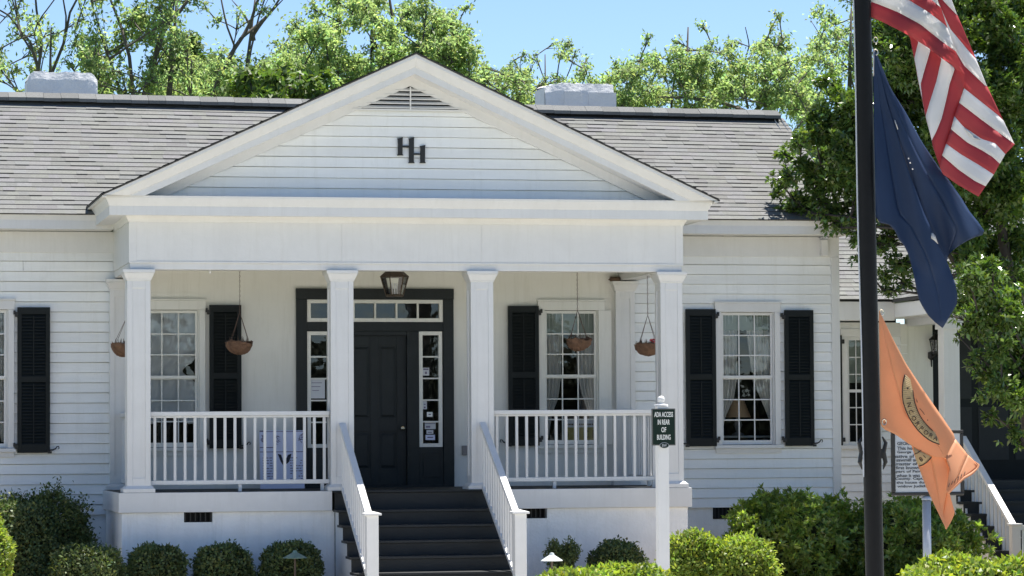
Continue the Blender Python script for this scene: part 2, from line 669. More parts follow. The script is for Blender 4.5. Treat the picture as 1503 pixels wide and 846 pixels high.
def shingles(mb, x0, x1, ye, ze, yr, zr, xlim=None, expo=.131, tab=(.11, .28)):
    sl_ = math.hypot(yr - ye, (zr((x0 + x1) / 2) if callable(zr) else zr) - ze)
    n = round(sl_ / expo)
    for i in range(n):
        f0, f1 = i / n, min(1, (i + 1.0) / n)
        x = x0 - rng.uniform(0, .3)
        while x < x1:
            wd = rng.uniform(*tab)
            a, c = max(x, x0), min(x + wd, x1)
            x += wd
            if c - a < .02:
                continue
            if xlim:
                lo, hi = xlim(f0)
                a, c = max(a, lo), min(c, hi)
                if c - a < .02:
                    continue
            lift = .009 + (rng.choice([0, 0, 0, .0055]))
            tn = rng.choice([.90, .96, 1.0, 1.0, 1.03, 1.05]) * rng.uniform(.97, 1.03)
            tn = (tn, tn * rng.uniform(.97, 1.01), tn * rng.uniform(.94, 1.02))
            drop = (.003 if lift > .011 else 0) + rng.uniform(0, .005)

            def P(xx, f, up, fd=0):
                zz = zr(xx) if callable(zr) else zr
                y = ye + (yr - ye) * f
                z = ze + (zz - ze) * f
                return (xx, y - up * .49 - fd, z + up * .87 - fd * .55)
            A, B_, C_, D = P(a, f0, lift, drop), P(c, f0, lift, drop), P(c, f1, .001), P(a, f1, .001)
            mb.face([A, B_, C_, D], 0, tn)
            A2, B2 = P(a, f0, -.004, drop), P(c, f0, -.004, drop)
            mb.face([A2, B2, B_, A], 1, 1)
            mb.face([A2, A, D], 0, tn)
            mb.face([B2, C_, B_], 0, tn)


b = MB()
shingles(b, XL - .12, XR + .06, EY - .06, EZ - .012, RY, rz)
# deck under the shingles and the back slope
for (p, q) in ((XL - .12, XR + .06),):
    b.face([(p, EY - .055, EZ - .02), (q, EY - .055, EZ - .02), (q, RY, rz(q) - .012), (p, RY, rz(p) - .012)], 1)
    b.face([(p, RY, rz(p)), (q, RY, rz(q)), (q, 7.9, EZ - .02), (p, 7.9, EZ - .02)], 0, .95)
b.build('shingle_roof', [M['shingle'], M['edge']], house)
# ridge vent with its dark slot
b = MB()
segs = 60
xa, xb = XL - .1, XR - .02
for i in range(segs):
    p = xa + (xb - xa) * i / segs
    q = xa + (xb - xa) * (i + 1) / segs - .004
    zz = rz((p + q) / 2) + rng.uniform(-.004, .004)
    tn = rng.choice([.8, .95, 1.05])
    b.hexa([(p, RY - .17, zz - .022), (q, RY - .17, zz - .022), (q, RY, zz + .085), (p, RY, zz + .085),
            (p, RY - .17, zz + .022), (q, RY - .17, zz + .022), (q, RY, zz + .107), (p, RY, zz + .107)], 0, tn)
    b.hexa([(p, RY, zz + .085), (q, RY, zz + .085), (q, RY + .17, zz), (p, RY + .17, zz),
            (p, RY, zz + .107), (q, RY, zz + .107), (q, RY + .17, zz + .022), (p, RY + .17, zz + .022)], 0, tn)
b.box(xa, xb - .02, RY - .12, RY + .12, rz(3) - .16, rz(xb) + .02, 1)
b.build('ridge_vent', [M['shingle'], M['void']], house)

# chimneys
def chimney(x0, x1, ztop, notch):
    b = MB()
    nx, nz = 22, 9
    y0, y1 = 5.35, 6.0
    z0 = 4.6
    def wob(x, z):
        return .005 * math.sin(x * 13 + z * 7) + .003 * math.sin(x * 31 - z * 17)
    ring = []
    tops = []
    for i in range(nx + 1):
        f = i / nx
        x = x0 + (x1 - x0) * f
        e = min(f, 1 - f) * (x1 - x0)
        zt = ztop - (.11 * max(0, 1 - e / .10) ** 2 if not notch else 0) + rng.uniform(-.010, .010)
        if notch and f < .18:
            zt -= .05 * (1 - f / .18)
        tops.append((x, zt))
    for i in range(nx):
        (xa, za), (xb_, zb) = tops[i], tops[i + 1]
        for k in range(nz):
            g0, g1 = k / nz, (k + 1) / nz
            p = [(xa, y0 + wob(xa, z0 + (za - z0) * g0) + .05 * (g0 ** 8), z0 + (za - z0) * g0),
                 (xb_, y0 + wob(xb_, z0 + (zb - z0) * g0) + .05 * (g0 ** 8), z0 + (zb - z0) * g0),
                 (xb_, y0 + wob(xb_, z0 + (zb - z0) * g1) + .05 * (g1 ** 8), z0 + (zb - z0) * g1),
                 (xa, y0 + wob(xa, z0 + (za - z0) * g1) + .05 * (g1 ** 8), z0 + (za - z0) * g1)]
            b.face(p)
        b.face([(xa, y0 + wob(xa, za) + .05, za), (xb_, y0 + wob(xb_, zb) + .05, zb), (xb_, y1 - .1, zb + .03), (xa, y1 - .1, za + .03)])
        b.face([(xa, y1 - .1, za + .03), (xb_, y1 - .1, zb + .03), (xb_, y1, z0), (xa, y1, z0)])
    b.face([(x0, y0, z0), (x0, y0 + .05, tops[0][1]), (x0, y1, tops[0][1]), (x0, y1, z0)])
    b.face([(x1, y0, z0), (x1, y1, z0), (x1, y1, tops[-1][1]), (x1, y0 + .05, tops[-1][1])])
    if notch:
        b.box(x1 - .36, x1 + .03, y0 - .012, y0 + .3, ztop - .34, ztop - .125)
        b.box(x0 + .27, x0 + .50, y0 - .010, y0 + .2, ztop - .34, ztop - .115)
    return b.build('chimney', M['chimney'], house)


pA, pB = at(40, 105, 5.4), at(143, 143, 5.4)
chimney(pA[0], pB[0], pA[2], False)
pA, pB = at(799, 122, 5.4), at(900, 158, 5.4)
chimney(pA[0], pB[0], pA[2], True)

# wing foundations
b = MB()
b.box(XL, .0, WY + .03, WY + .3, GZ - .05, -.29)
b.build('foundation_wall', M['stucco'], house)
b = MB()
b.box(6.8, XR - .02, WY + .03, WY + .3, GZ - .05, -.29)
b.build('foundation_wall', M['stucco'], house)

# ---------------------------------------------------------------- portico
PXL, PXR = 0.055, 6.765      # faces of the entablature
PCX = 3.408
# porch deck, band and base
SX0, SX1 = 2.47, 4.43
b = MB()
b.box(-.06, 6.83, .0205, WY - .01, -.024, 0.0)
b.box(SX0 - .028, SX1 + .028, -.075, .0203, -.024, 0.0)
b.build('porch_floor', M['floor'], house, bevel=.004)
for p, q in ((-.075, SX0 - .03), (SX1 + .03, 6.845)):
    b = MB()
    b.box(p, q, -.055, 0.02, -.235, -.003)
    if p < 0:
        b.box(p, p + .075, 0.021, WY - .02, -.235, -.003)
    else:
        b.box(q - .075, q, 0.021, WY - .02, -.235, -.003)
    b.build('porch_band', M['white'], house, bevel=.004)
for p, q, (v0, v1) in ((-.035, SX0 + .006, (.692, 1.028)), (SX1 - .006, 6.80, (4.74, 5.056))):
    b = MB()
    # front wall pieced round the vent opening
    zv0, zv1 = -.355, -.245
    b.box(p, v0, .0, .2, GZ - .05, -.238)
    b.box(v1, q, .0, .2, GZ - .05, -.238)
    b.box(v0 + .0005, v1 - .0005, .002, .2, GZ - .05, zv0)
    if p < 0:
        b.box(p + .001, p + .2, .201, WY, GZ - .05, -.238)
        b.box(p - .001, .33, -.008, .001, GZ - .05, -.240)
    else:
        b.box(q - .2, q - .001, .201, WY, GZ - .05, -.238)
        b.box(q - .3, q + .001, -.008, .001, GZ - .05, -.240)
    b.build('foundation_wall', M['stucco'], house)
    b = MB()
    b.box(v0 + .002, v1 - .002, .09, .10, zv0, -.238)
    v = b.build('foundation_vent', M['void'], house)
    b = MB()
    for i in range(6):
        x = v0 + .02 + (v1 - v0 - .04) * i / 5
        b.box(x - .006, x + .006, .03, .045, zv0 + .001, -.239)
    b.build('grille', M['iron'], v)
b = MB()
b.box(7.74, 8.01, WY + .024, WY + .029, -.45, -.30)
v = b.build('foundation_vent', M['void'], house)
b = MB()
for i in range(5):
    b.box(7.76 + i * .05, 7.775 + i * .05, WY + .016, WY + .0235, -.45, -.31)
b.build('grille', M['iron'], v)


def column_mesh(cx, cy, hw, zt, front=True, depth=None):
    """square panelled shaft, returns shaft MB, capital MB, base MB"""
    d = hw if depth is None else depth
    s_, c_, a_ = MB(), MB(), MB()
    y0, y1 = cy - d, cy + d
    s_.box(cx - hw + .012, cx + hw - .012, y0 + .012, y1 - (.012 if depth is None else 0), .06, zt - .12)
    st = .062
    # corner stiles and top/bottom rails raised round the panels
    for sx in (-1, 1):
        for sy in ((-1, 1) if depth is None else (-1,)):
            xa_, xb_ = sorted((cx + sx * hw, cx + sx * (hw - st)))
            ya_, yb_ = sorted((cy + sy * d, cy + sy * (d - min(st, d))))
            s_.box(xa_, xb_, ya_, yb_, .05, zt - .115)
    s_.box(cx - hw + st, cx + hw - st, y0 + .001, y0 + .02, .052, .17)
    s_.box(cx - hw + st, cx + hw - st, y0 + .001, y0 + .02, zt - .22, zt - .117)
    if depth is None:
        s_.box(cx - hw + .001, cx - hw + .02, y0 + st, y1 - st, .052, .17)
        s_.box(cx - hw + .001, cx - hw + .02, y0 + st, y1 - st, zt - .22, zt - .117)
    for z0, z1, e0, e1 in ((zt - .128, zt - .112, .008, .012), (zt - .112, zt - .045, .012, .042), (zt - .045, zt - .036, .044, .044), (zt - .036, zt, .05, .05)):
        c_.hexa([(cx - hw - e0, y0 - e0, z0), (cx + hw + e0, y0 - e0, z0), (cx + hw + e0, y1 + e0 * (depth is None), z0), (cx - hw - e0, y1 + e0 * (depth is None), z0),
                 (cx - hw - e1, y0 - e1, z1), (cx + hw + e1, y0 - e1, z1), (cx + hw + e1, y1 + e1 * (depth is None), z1), (cx - hw - e1, y1 + e1 * (depth is None), z1)])
    for z0, z1, e0, e1 in ((0, .045, .05, .05), (.045, .075, .042, .008)):
        a_.hexa([(cx - hw - e0, y0 - e0, z0), (cx + hw + e0, y0 - e0, z0), (cx + hw + e0, y1 + e0 * (depth is None), z0), (cx - hw - e0, y1 + e0 * (depth is None), z0),
                 (cx - hw - e1, y0 - e1, z1), (cx + hw + e1, y0 - e1, z1), (cx + hw + e1, y1 + e1 * (depth is None), z1), (cx - hw - e1, y1 + e1 * (depth is None), z1)])
    return s_, c_, a_


CAPZ = 2.615
colx = [0.165, 2.576, 4.274, 6.622]
s_, c_, a_ = column_mesh(colx[0], .1375, .1375, CAPZ)
col0 = s_.build('porch_column', M['white'], house, origin=(colx[0], .1375, 0), bevel=.004)
c_.build('capital', M['white'], col0, origin=(colx[0], .1375, 0), bevel=.003)
a_.build('column_base', M['white'], col0, origin=(colx[0], .1375, 0), bevel=.003)
for x in colx[1:]:
    dup(col0, (x - colx[0], 0, 0))
for cx_, hw in ((0.128, .123), (6.565, .125)):
    s_, c_, a_ = column_mesh(cx_, WY - .06, hw, 2.60, depth=.055)
    p_ = s_.build('pilaster', M['white'], house, origin=(cx_, WY, 0), bevel=.003)
    c_.build('capital', M['white'], p_, origin=(cx_, WY, 0), bevel=.003)
    a_.build('column_base', M['white'], p_, origin=(cx_, WY, 0), bevel=.003)

# entablature
b = MB()
b.box(PXL, PXR, 0.0, .27, 2.70, 3.245)
b.box(PXL, PXL + .27, .271, WY - .03, 2.70, 3.243)
b.box(PXR - .27, PXR, .271, WY - .03, 2.70, 3.243)
b.box(PXL + .01, PXR - .01, -.004 + .016, .262, 2.616, 2.699)
b.box(PXL + .012, PXL + .262, .263, WY - .031, 2.616, 2.699)
b.box(PXR - .262, PXR - .012, .263, WY - .031, 2.616, 2.699)
b.box(PXL - .008, PXR + .008, -.010, .0, 2.692, 2.712)
for x in (colx[1], colx[2]):
    b.box(x - .006, x + .006, -.006, -.0005, 2.713, 3.16)
for x0_, x1_ in ((PXL - .006, PXL + .085), (PXR - .085, PXR + .006)):
    b.box(x0_, x1_, -.007, -.0005, 2.713, 3.20)
b.build('entablature', M['white'], house, bevel=.003)
b = MB()
b.box(PXL + .26, PXR - .26, .26, WY - .005, 2.74, 2.76)
b.build('porch_ceiling', M['flush'], house)


def sweep_u(mb, prof, yb):
    """profile of (outward, z) carried along left side, front and right side of the porch"""
    k = len(mb.v)
    n = len(prof)
    for st in range(4):
        for o_, z in prof:
            mb.v.append([(PXL - o_, yb, z), (PXL - o_, -o_, z), (PXR + o_, -o_, z), (PXR + o_, yb, z)][st])
    for st in range(3):
        for i in range(n - 1):
            mb.f.append((k + st * n + i, k + (st + 1) * n + i, k + (st + 1) * n + i + 1, k + st * n + i + 1))
            mb.mi.append(0)
            mb.t.append(1.)


CZ = 3.462
b = MB()
sweep_u(b, [(0.001, 3.175), (.014, 3.178), (.022, 3.20), (.05, 3.243), (.245, 3.243), (.245, 3.236), (.255, 3.236), (.255, 3.345), (.262, 3.352), (.30, 3.435), (.305, CZ), (0, CZ + .012)], 1.80)
b.build('cornice', M['white'], house)

# pediment roof and raking cornice
AZ = 5.165
HWD = 3.715
ZE = 3.448
sl2 = (AZ - ZE) / HWD
cth = 1 / math.sqrt(1 + sl2 * sl2)
ROOFY = -.43
b = MB()
for sgn in (-1, 1):
    xe = PCX + sgn * HWD
    ys, ye = ROOFY, 4.75
    th = .018
    b.hexa([(xe, ys, ZE), (PCX, ys, AZ), (PCX, ye, AZ), (xe, ye, ZE),
            (xe, ys, ZE + th), (PCX, ys, AZ + th), (PCX, ye, AZ + th), (xe, ye, ZE + th)], 1)
    # courses on top
    nC = 26
    for i in range(nC):
        f0, f1 = i / nC, (i + 1) / nC
        y = ys
        while y < 1.8 + f1 * 2.9:
            wd = rng.uniform(.16, .33)
            tn = rng.choice([.78, .9, 1, 1.08])
            zz = lambda f, u: ZE + th + (AZ - ZE) * f + u
            xx = lambda f: xe + (PCX - xe) * f
            b.face([(xx(f0), y, zz(f0, .012)), (xx(f0), y + wd, zz(f0, .012)), (xx(f1), y + wd, zz(f1, .002)), (xx(f1), y, zz(f1, .002))], 0, tn)
            y += wd
b.build('porch_roof', [M['shingle'], M['edge']], house)
prof = [(ROOFY + .012, .0), (ROOFY + .012, .035), (ROOFY + .03, .05), (ROOFY + .085, .125), (ROOFY + .10, .13), (ROOFY + .10, .205), (ROOFY + .112, .205), (ROOFY + .112, .20), (-.012, .20), (-.012, .305), (.03, .306)]
for sgn in (-1, 1):
    b = MB()
    k = 0
    n = len(prof)
    for y, nn in prof:
        dz = nn / cth
        b.v.append((PCX, y, AZ - dz))
        zl = CZ - .004
        xlow = HWD * min(1.0, (AZ - dz - zl) / (AZ - ZE))
        b.v.append((PCX + sgn * xlow, y, AZ - dz - xlow * sl2))
    for i in range(n - 1):
        q = (2 * i, 2 * i + 1, 2 * i + 3, 2 * i + 2)
        b.f.append(q if sgn < 0 else q[::-1])
        b.mi.append(0)
        b.t.append(1.)
    b.build('raking_cornice', M['white'], house)
# side eave boards under the porch roof edge
for sgn in (-1, 1):
    b = MB()
    xa, xb_ = sorted((PCX + sgn * (HWD - .012), PCX + sgn * (HWD - .06)))
    b.box(xa, xb_, ROOFY + .02, 1.85, ZE - .012, ZE + .004)
    b.build('eave_board', M['white'], house)
# tympanum
b = MB()
zt0 = CZ + .01
ttop = AZ - .29 / cth
siding(b, zt0, ttop, .127, .045, lambda z: PCX - (ttop - z) / sl2, lambda z: PCX + (ttop - z) / sl2, [], t=.020, joints=False)
b.build('pediment_siding', M['siding'], house)
# louvred vent
vb, vt = 4.545, ttop + .02
b = MB()
hwv = lambda z: (vt - z) / sl2
b.prism([(PCX - hwv(vb), vb), (PCX + hwv(vb), vb), (PCX, vt)], .016, .03)
vent = b.build('gable_vent', M['void'], house)
for i in range(5):
    z = vb + .012 + i * .052
    b = MB()
    h0, h1 = hwv(z) - .03, hwv(z + .035) - .03
    b.hexa([(PCX - h0, -.02, z), (PCX + h0, -.02, z), (PCX + h0 - .01, .010, z + .026), (PCX - h0 + .01, .010, z + .026),
            (PCX - h0, -.02, z + .011), (PCX + h0, -.02, z + .011), (PCX + h0 - .02, .010, z + .037), (PCX - h0 + .02, .010, z + .037)])
    b.build('louvre', M['white'], vent)
b = MB()
b.box(PCX - .009, PCX + .009, -.028, -.021, vb + .004, vt - .05)
b.build('mullion', M['white'], vent)
b = MB()
b.box(PCX - hwv(vb) - .01, PCX + hwv(vb) + .01, -.022, .014, vb - .016, vb + .004)
b.build('vent_sill', M['white'], vent)

# HH monogram
b = MB()


def ppoly(pts, Y0, Y1, mb):
    k = len(mb.v)
    n = len(pts)
    for Y in (Y0, Y1):
        for (x, y) in pts:
            q = at(x, y, .03)
            mb.v.append((q[0], Y, q[2]))
    mb.f.append(tuple(range(k + n - 1, k - 1, -1)))
    mb.f.append(tuple(range(k + n, k + 2 * n)))
    mb.mi += [0, 0]
    mb.t += [1., 1.]
    for i in range(n):
        j = (i + 1) % n
        mb.f.append((k + i, k + j, k + n + j, k + n + i))
        mb.mi.append(0)
        mb.t.append(1.)


def stem(x0, x1, y0, y1):
    ppoly([(x0 - 1, y0 + 1.8), (x1 + .6, y0), (x1 + .3, y0 + 3), (x1, y1 - 2.2), (x1 + 1.3, y1), (x0 - 1.3, y1), (x0, y1 - 2.2), (x0, y0 + 3.4)], .002, .028, b)


stem(583.7, 590.3, 202.0, 228.6)
stem(600.0, 606.9, 202.0, 239.9)
stem(616.6, 623.2, 213.2, 239.9)
ppoly([(590.2, 214.1), (600.2, 214.1), (600.2, 216.6), (590.2, 216.6)], .006, .026, b)
ppoly([(606.8, 225.4), (616.8, 225.4), (616.8, 227.8), (606.8, 227.8)], .006, .026, b)
b.build('monogram', M['iron'], house)

# ---------------------------------------------------------------- windows
def window(kind, casing, wide_right=0.0, wide_left=0.0):
    x0, x1, z0, z1 = WIN[kind]
    y = WY
    cs = .105
    b = MB()
    f0 = y - .045
    b.box(x0 - cs - wide_left, x0 - .03, f0, y + .02, z0 - .04, z1 + .04)
    b.box(x1 + .03, x1 + cs + wide_right, f0, y + .02, z0 - .04, z1 + .04)
    b.box(x0 - cs - .005, x1 + cs + .005, f0 - .004, y + .02, z1 + .041, z1 + .155)
    b.box(x0 - cs - .015, x1 + cs + .015, f0 - .022, y + .02, z1 + .156, z1 + .176)
    b.box(x0 - .0295, x0 - .012, y - .01, y + .10, z0 - .04, z1 + .04)
    b.box(x1 + .012, x1 + .0295, y - .01, y + .10, z0 - .04, z1 + .04)
    wdw = b.build('window', M[casing], house, bevel=.003)
    zm = (z0 + z1) / 2
    for (a, c, yy) in ((zm + .002, z1 + .036, y + .012), (z0 - .036, zm + .026, y + .036)):
        b = MB()
        st = .03
        xa, xb_ = x0 - .0115, x1 + .0115
        st = .028
        b.box(xa, xa + st, yy, yy + .022, a, c)
        b.box(xb_ - st, xb_, yy, yy + .022, a, c)
        b.box(xa + st, xb_ - st, yy, yy + .022, a, a + (.036 if a > z0 else .055))
        b.box(xa + st, xb_ - st, yy, yy + .022, c - .036, c)
        gx0, gx1 = xa + st, xb_ - st
        gz0, gz1 = a + (.036 if a > z0 else .055), c - .036
        for i in (1, 2):
            x = gx0 + (gx1 - gx0) * i / 3
            b.box(x - .008, x + .008, yy + .003, yy + .019, gz0, gz1)
        for i in (1, 2):
            z = gz0 + (gz1 - gz0) * i / 3
            b.box(gx0, gx1, yy + .004, yy + .018, z - .008, z + .008)
        b.build('sash', M[casing], wdw, bevel=.002)
        b = MB()
        b.face([(gx0, yy + .011, gz0), (gx1, yy + .011, gz0), (gx1, yy + .011, gz1), (gx0, yy + .011, gz1)])
        b.build('glass', M['glass'], wdw)
    b = MB()
    b.box(x0 - cs - .02, x1 + cs + .02, f0 - .035, y + .08, z0 - .085, z0 - .041)
    b.box(x0 - cs, x1 + cs, f0 + .006, y + .01, z0 - .145, z0 - .086)
    b.build('sill', M[casing], wdw, bevel=.003)
    return wdw


window('far', 'white')
window('pl', 'flush')
window('pr', 'flush', wide_right=.10)
window('r', 'white')


def shutter(x0, side, z0=.49, z1=2.262, wd=.398, frm='all'):
    """side: -1 hinge on the left (window to the left), +1 hinge on the right"""
    b = MB()
    x1 = x0 + wd
    ya, yb_ = WY - .085, WY - .048
    st = .052
    b.box(x0, x0 + st, ya, yb_, z0, z1)
    b.box(x1 - st, x1, ya, yb_, z0, z1)
    zm = z0 + (z1 - z0) * .505
    for p, q in ((z0, z0 + .105), (zm - .035, zm + .035), (z1 - .085, z1)):
        b.box(x0 + st, x1 - st, ya + .002, yb_ - .002, p, q)
    for p, q in ((z0 + .105, zm - .035), (zm + .035, z1 - .085)):
        n = 19
        for i in range(n):
            z = p + (q - p) * (i + .5) / n
            h = (q - p) / n * .62
            b.hexa([(x0 + st, ya + .006, z - h), (x1 - st, ya + .006, z - h), (x1 - st, yb_ - .006, z + h * .7), (x0 + st, yb_ - .006, z + h * .7),
                    (x0 + st, ya + .006, z - h + .007), (x1 - st, ya + .006, z - h + .007), (x1 - st, yb_ - .006, z + h * .7 + .007), (x0 + st, yb_ - .006, z + h * .7 + .007)])
        b.box((x0 + x1) / 2 - .007, (x0 + x1) / 2 + .007, ya - .004, ya + .004, p + .02, q - .02)
    s_ = b.build('shutter', M['black'], house, bevel=.0025)
    xh = x0 if side < 0 else x1
    sg = -1 if side < 0 else 1
    for z in (z0 + .075, z1 - .09):
        h = MB()
        xa, xb_ = sorted((xh - sg * .01, xh + sg * .030))
        h.box(xa, xb_, WY - .094, WY - .05, z - .028, z + .028)
        xa, xb_ = sorted((xh + sg * .022, xh + sg * .048))
        h.box(xa, xb_, WY - .09, WY - .05, z + .0, z + .05)
        h.build('hinge', M['iron'], s_, bevel=.006)
    xo = x1 if side < 0 else x0
    h = MB()
    d = -sg
    pts = [(xo - d * .03, WY - .095, z0 + .03), (xo + d * .035, WY - .09, z0 + .035), (xo + d * .07, WY - .07, z0 + .05),
           (xo + d * .085, WY - .07, z0 + .075), (xo + d * .105, WY - .07, z0 + .078), (xo + d * .112, WY - .07, z0 + .055), (xo + d * .097, WY - .07, z0 + .045)]
    h.tube(pts, [.009, .010, .009, .007, .007, .006, .005], 6)
    h.box(min(xo - d * .03, xo + d * .02), max(xo - d * .03, xo + d * .02), WY - .1, WY - .086, z0 - .008, z0 + .02)
    h.build('holdback', M['iron'], s_)
    return s_


shutter(-1.123, -1, .462, 2.252)
shutter(1.243, -1, .500, 2.286)
shutter(5.042, 1, .508, 2.284)
shutter(7.373, 1, .485, 2.248)
shutter(8.694, -1, .482, 2.238, .388)

# ---------------------------------------------------------------- door
DY = WY - .05
b = MB()
DX0, DX1 = 2.336, 4.343
b.box(DX0, 2.472, DY, WY + .03, 0.0, 2.36)
b.box(4.208, DX1, DY, WY + .03, 0.0, 2.36)
b.box(DX0 - .002, DX1 + .002, DY - .012, WY + .03, 2.361, 2.497)
b.box(2.472, 4.208, DY + .008, WY + .06, 1.962, 2.078)
b.box(2.773, 2.930, DY + .008, WY + .06, 0.0, 1.962)
b.box(3.743, 3.896, DY + .008, WY + .06, 0.0, 1.962)
for p, q in ((2.472, 2.773), (3.896, 4.208)):
    b.box(p, q, DY + .02, WY + .05, 0.0, .498)
    b.box(p + .05, q - .05, DY + .008, DY + .0195, .12, .42)
b.box(2.930, 3.743, DY + .02, WY + .06, 1.905, 1.962)
b.box(2.44, 4.24, DY - .06, WY + .05, -.004, .022)
b.build('door_surround', M['door'], house, bevel=.004)
b = MB()
dx0, dx1, dz0, dz1 = 2.931, 3.742, .024, 1.904
dy = DY + .075
b.box(dx0, dx1, dy + .014, dy + .05, dz0, dz1)
pw = (dx1 - dx0)
cols = [(dx0, dx0 + .12), (dx0 + pw / 2 - .055, dx0 + pw / 2 + .055), (dx1 - .12, dx1)]
for p, q in cols:
    b.box(p, q, dy, dy + .0135, dz0, dz1)
for p, q in ((dz0, dz0 + .2), (.70, .86), (dz1 - .12, dz1)):
    for i in range(2):
        b.box(cols[i][1], cols[i + 1][0], dy, dy + .0135, p, q)
for i in range(2):
    for p, q in ((dz0 + .2, .70), (.86, dz1 - .12)):
        xa, xb_ = cols[i][1] + .045, cols[i + 1][0] - .045
        b.hexa([(xa - .03, dy + .0139, p + .02), (xb_ + .03, dy + .0139, p + .02), (xb_ + .03, dy + .0139, q - .02), (xa - .03, dy + .0139, q - .02),
                (xa, dy + .003, p + .05), (xb_, dy + .003, p + .05), (xb_, dy + .003, q - .05), (xa, dy + .003, q - .05)])
door = b.build('front_door', M['door'], house, bevel=.003)
kx = at(590, 629, dy)
b = MB()
prof = [(0, 0), (.014, 0), (.014, .03), (.012, .035), (.026, .045), (.030, .060), (.024, .074), (0, .08)]
k = len(b.v)
n = 12
for r, h in prof:
    for a in range(n):
        q = 2 * math.pi * a / n
        b.v.append((kx[0] + r * math.cos(q), dy - h, kx[2] + r * math.sin(q)))
for i in range(len(prof) - 1):
    for a in range(n):
        a2 = (a + 1) % n
        b.f.append((k + i * n + a, k + i * n + a2, k + (i + 1) * n + a2, k + (i + 1) * n + a))
        b.mi.append(0)
        b.t.append(1.)
b.build('door_knob', M['brass'], door, smooth=True)


def lights(name, x0, x1, z0, z1, nx, nz):
    b = MB()
    fr = .046
    y0, y1 = DY + .012, WY + .03
    b.box(x0, x0 + fr, y0, y1, z0, z1)
    b.box(x1 - fr, x1, y0, y1, z0, z1)
    b.box(x0 + fr, x1 - fr, y0, y1, z0, z0 + fr)
    b.box(x0 + fr, x1 - fr, y0, y1, z1 - fr, z1)
    for i in range(1, nx):
        x = x0 + fr + (x1 - x0 - 2 * fr) * i / nx
        b.box(x - .011, x + .011, y0 + .006, y1 - .002, z0 + fr, z1 - fr)
    for i in range(1, nz):
        z = z0 + fr + (z1 - z0 - 2 * fr) * i / nz
        b.box(x0 + fr, x1 - fr, y0 + .007, y1 - .003, z - .009, z + .009)
    o = b.build(name, M['flush'], house, bevel=.002)
    b = MB()
    yy = y0 + .045
    b.face([(x0 + fr, yy, z0 + fr), (x1 - fr, yy, z0 + fr), (x1 - fr, yy, z1 - fr), (x0 + fr, yy, z1 - fr)])
    b.build('glass', M['glass'], o)
    return o


lights('transom_window', 2.476, 4.206, 2.079, 2.359, 6, 1)
lights('sidelight_window', 2.474, 2.771, .5, 1.958, 1, 5)
lights('sidelight_window', 3.898, 4.196, .5, 1.958, 1, 5)

# ---------------------------------------------------------------- porch railings
def rail_run(p0, p1, n, feet):
    """balustrade between two points on the deck, along X or Y"""
    (xa, ya), (xb_, yb_) = p0, p1
    alongx = abs(xb_ - xa) > abs(yb_ - ya)
    def bx(mb, a, c, h, z0, z1):
        if alongx:
            mb.box(a, c, ya - h, ya + h, z0, z1)
        else:
            mb.box(xa - h, xa + h, a, c, z0, z1)
    s0, s1 = (xa, xb_) if alongx else (ya, yb_)
    b = MB()
    bx(b, s0, s1, .042, .895, .945)
    bx(b, s0, s1, .022, .872, .894)
    r = b.build('porch_railing', M['white'], house, origin=(xa, ya, 0), bevel=.005)
    b = MB()
    bx(b, s0, s1, .026, .085, .135)
    for f in feet:
        c = s0 + (s1 - s0) * f
        bx(b, c - .02, c + .02, .02, .0, .084)
    b.build('bottom_rail', M['white'], r, bevel=.004)
    b = MB()
    c = s0 + (s1 - s0) * .5 / n
    if alongx:
        b.box(c - .0165, c + .0165, ya - .0165, ya + .0165, .136, .871)
    else:
        b.box(xa - .0165, xa + .0165, c - .0165, c + .0165, .136, .871)
    o = b.build('baluster', M['white'], r, origin=((c, ya, 0) if alongx else (xa, c, 0)), bevel=.003)
    for i in range(1, n):
        d = (s1 - s0) * i / n
        copy_of(o, r, (d, 0, 0) if alongx else (0, d, 0))


rail_run((.305, .14), (2.436, .14), 18, (.5, .96, .01))
rail_run((4.414, .14), (6.482, .14), 17, (.37, .97))
rail_run((.165, .285), (.165, WY - .13), 15, (.5,))
rail_run((6.622, .285), (6.622, WY - .13), 15, (.5,))

# ---------------------------------------------------------------- front steps
NS = 6
TR = .305
nosz = [-.222 - .172 * i for i in range(NS)]
b = MB()
b.box(SX0 + .001, SX1 - .001, -.045, .02, -.225, -.026)
b.box(SX0 - .1, SX1 + .1, .205, .25, GZ - .02, -.026)
for i in range(NS):
    ya = -.075 - TR * (i + 1)
    yb_ = -.055 - TR * i
    zt_ = nosz[i]
    b.box(SX0 - .02, SX1 + .02, ya - .012, yb_, zt_ - .028, zt_, 1)
    bot = nosz[i + 1] if i + 1 < NS else GZ
    b.box(SX0, SX1, ya + .012, ya + .034, bot + .0005, zt_ - .0285, 0)
b.build('front_steps', [M['floor'], M['tread']], house, bevel=.004)
for sgn, X in ((-1, SX0 + .035), (1, SX1 - .035)):
    b = MB()
    pts = [(-.05, -.24)]
    for i in range(NS):
        ya = -.06 - TR * (i + 1)
        yb_ = -.06 - TR * i
        pts += [(yb_, nosz[i] - .03), (ya + .03, nosz[i] - .03)]
    pts += [(-.06 - TR * NS + .03, GZ), (-.05, GZ)]
    # stepped stringer
    poly = [(0, 0)]
    k = len(b.v)
    n = len(pts)
    xa, xb_ = (X - .028, X) if sgn < 0 else (X, X + .028)
    b.v += [(xa, y, z) for y, z in pts] + [(xb_, y, z) for y, z in pts]
    b.f += [tuple(range(k, k + n)), tuple(range(k + 2 * n - 1, k + n - 1, -1))]
    b.mi += [0, 0]
    b.t += [1., 1.]
    for i in range(n):
        j = (i + 1) % n
        b.f.append((k + j, k + i, k + n + i, k + n + j))
        b.mi.append(0)
        b.t.append(1.)
    b.build('stringer', M['white'], house)
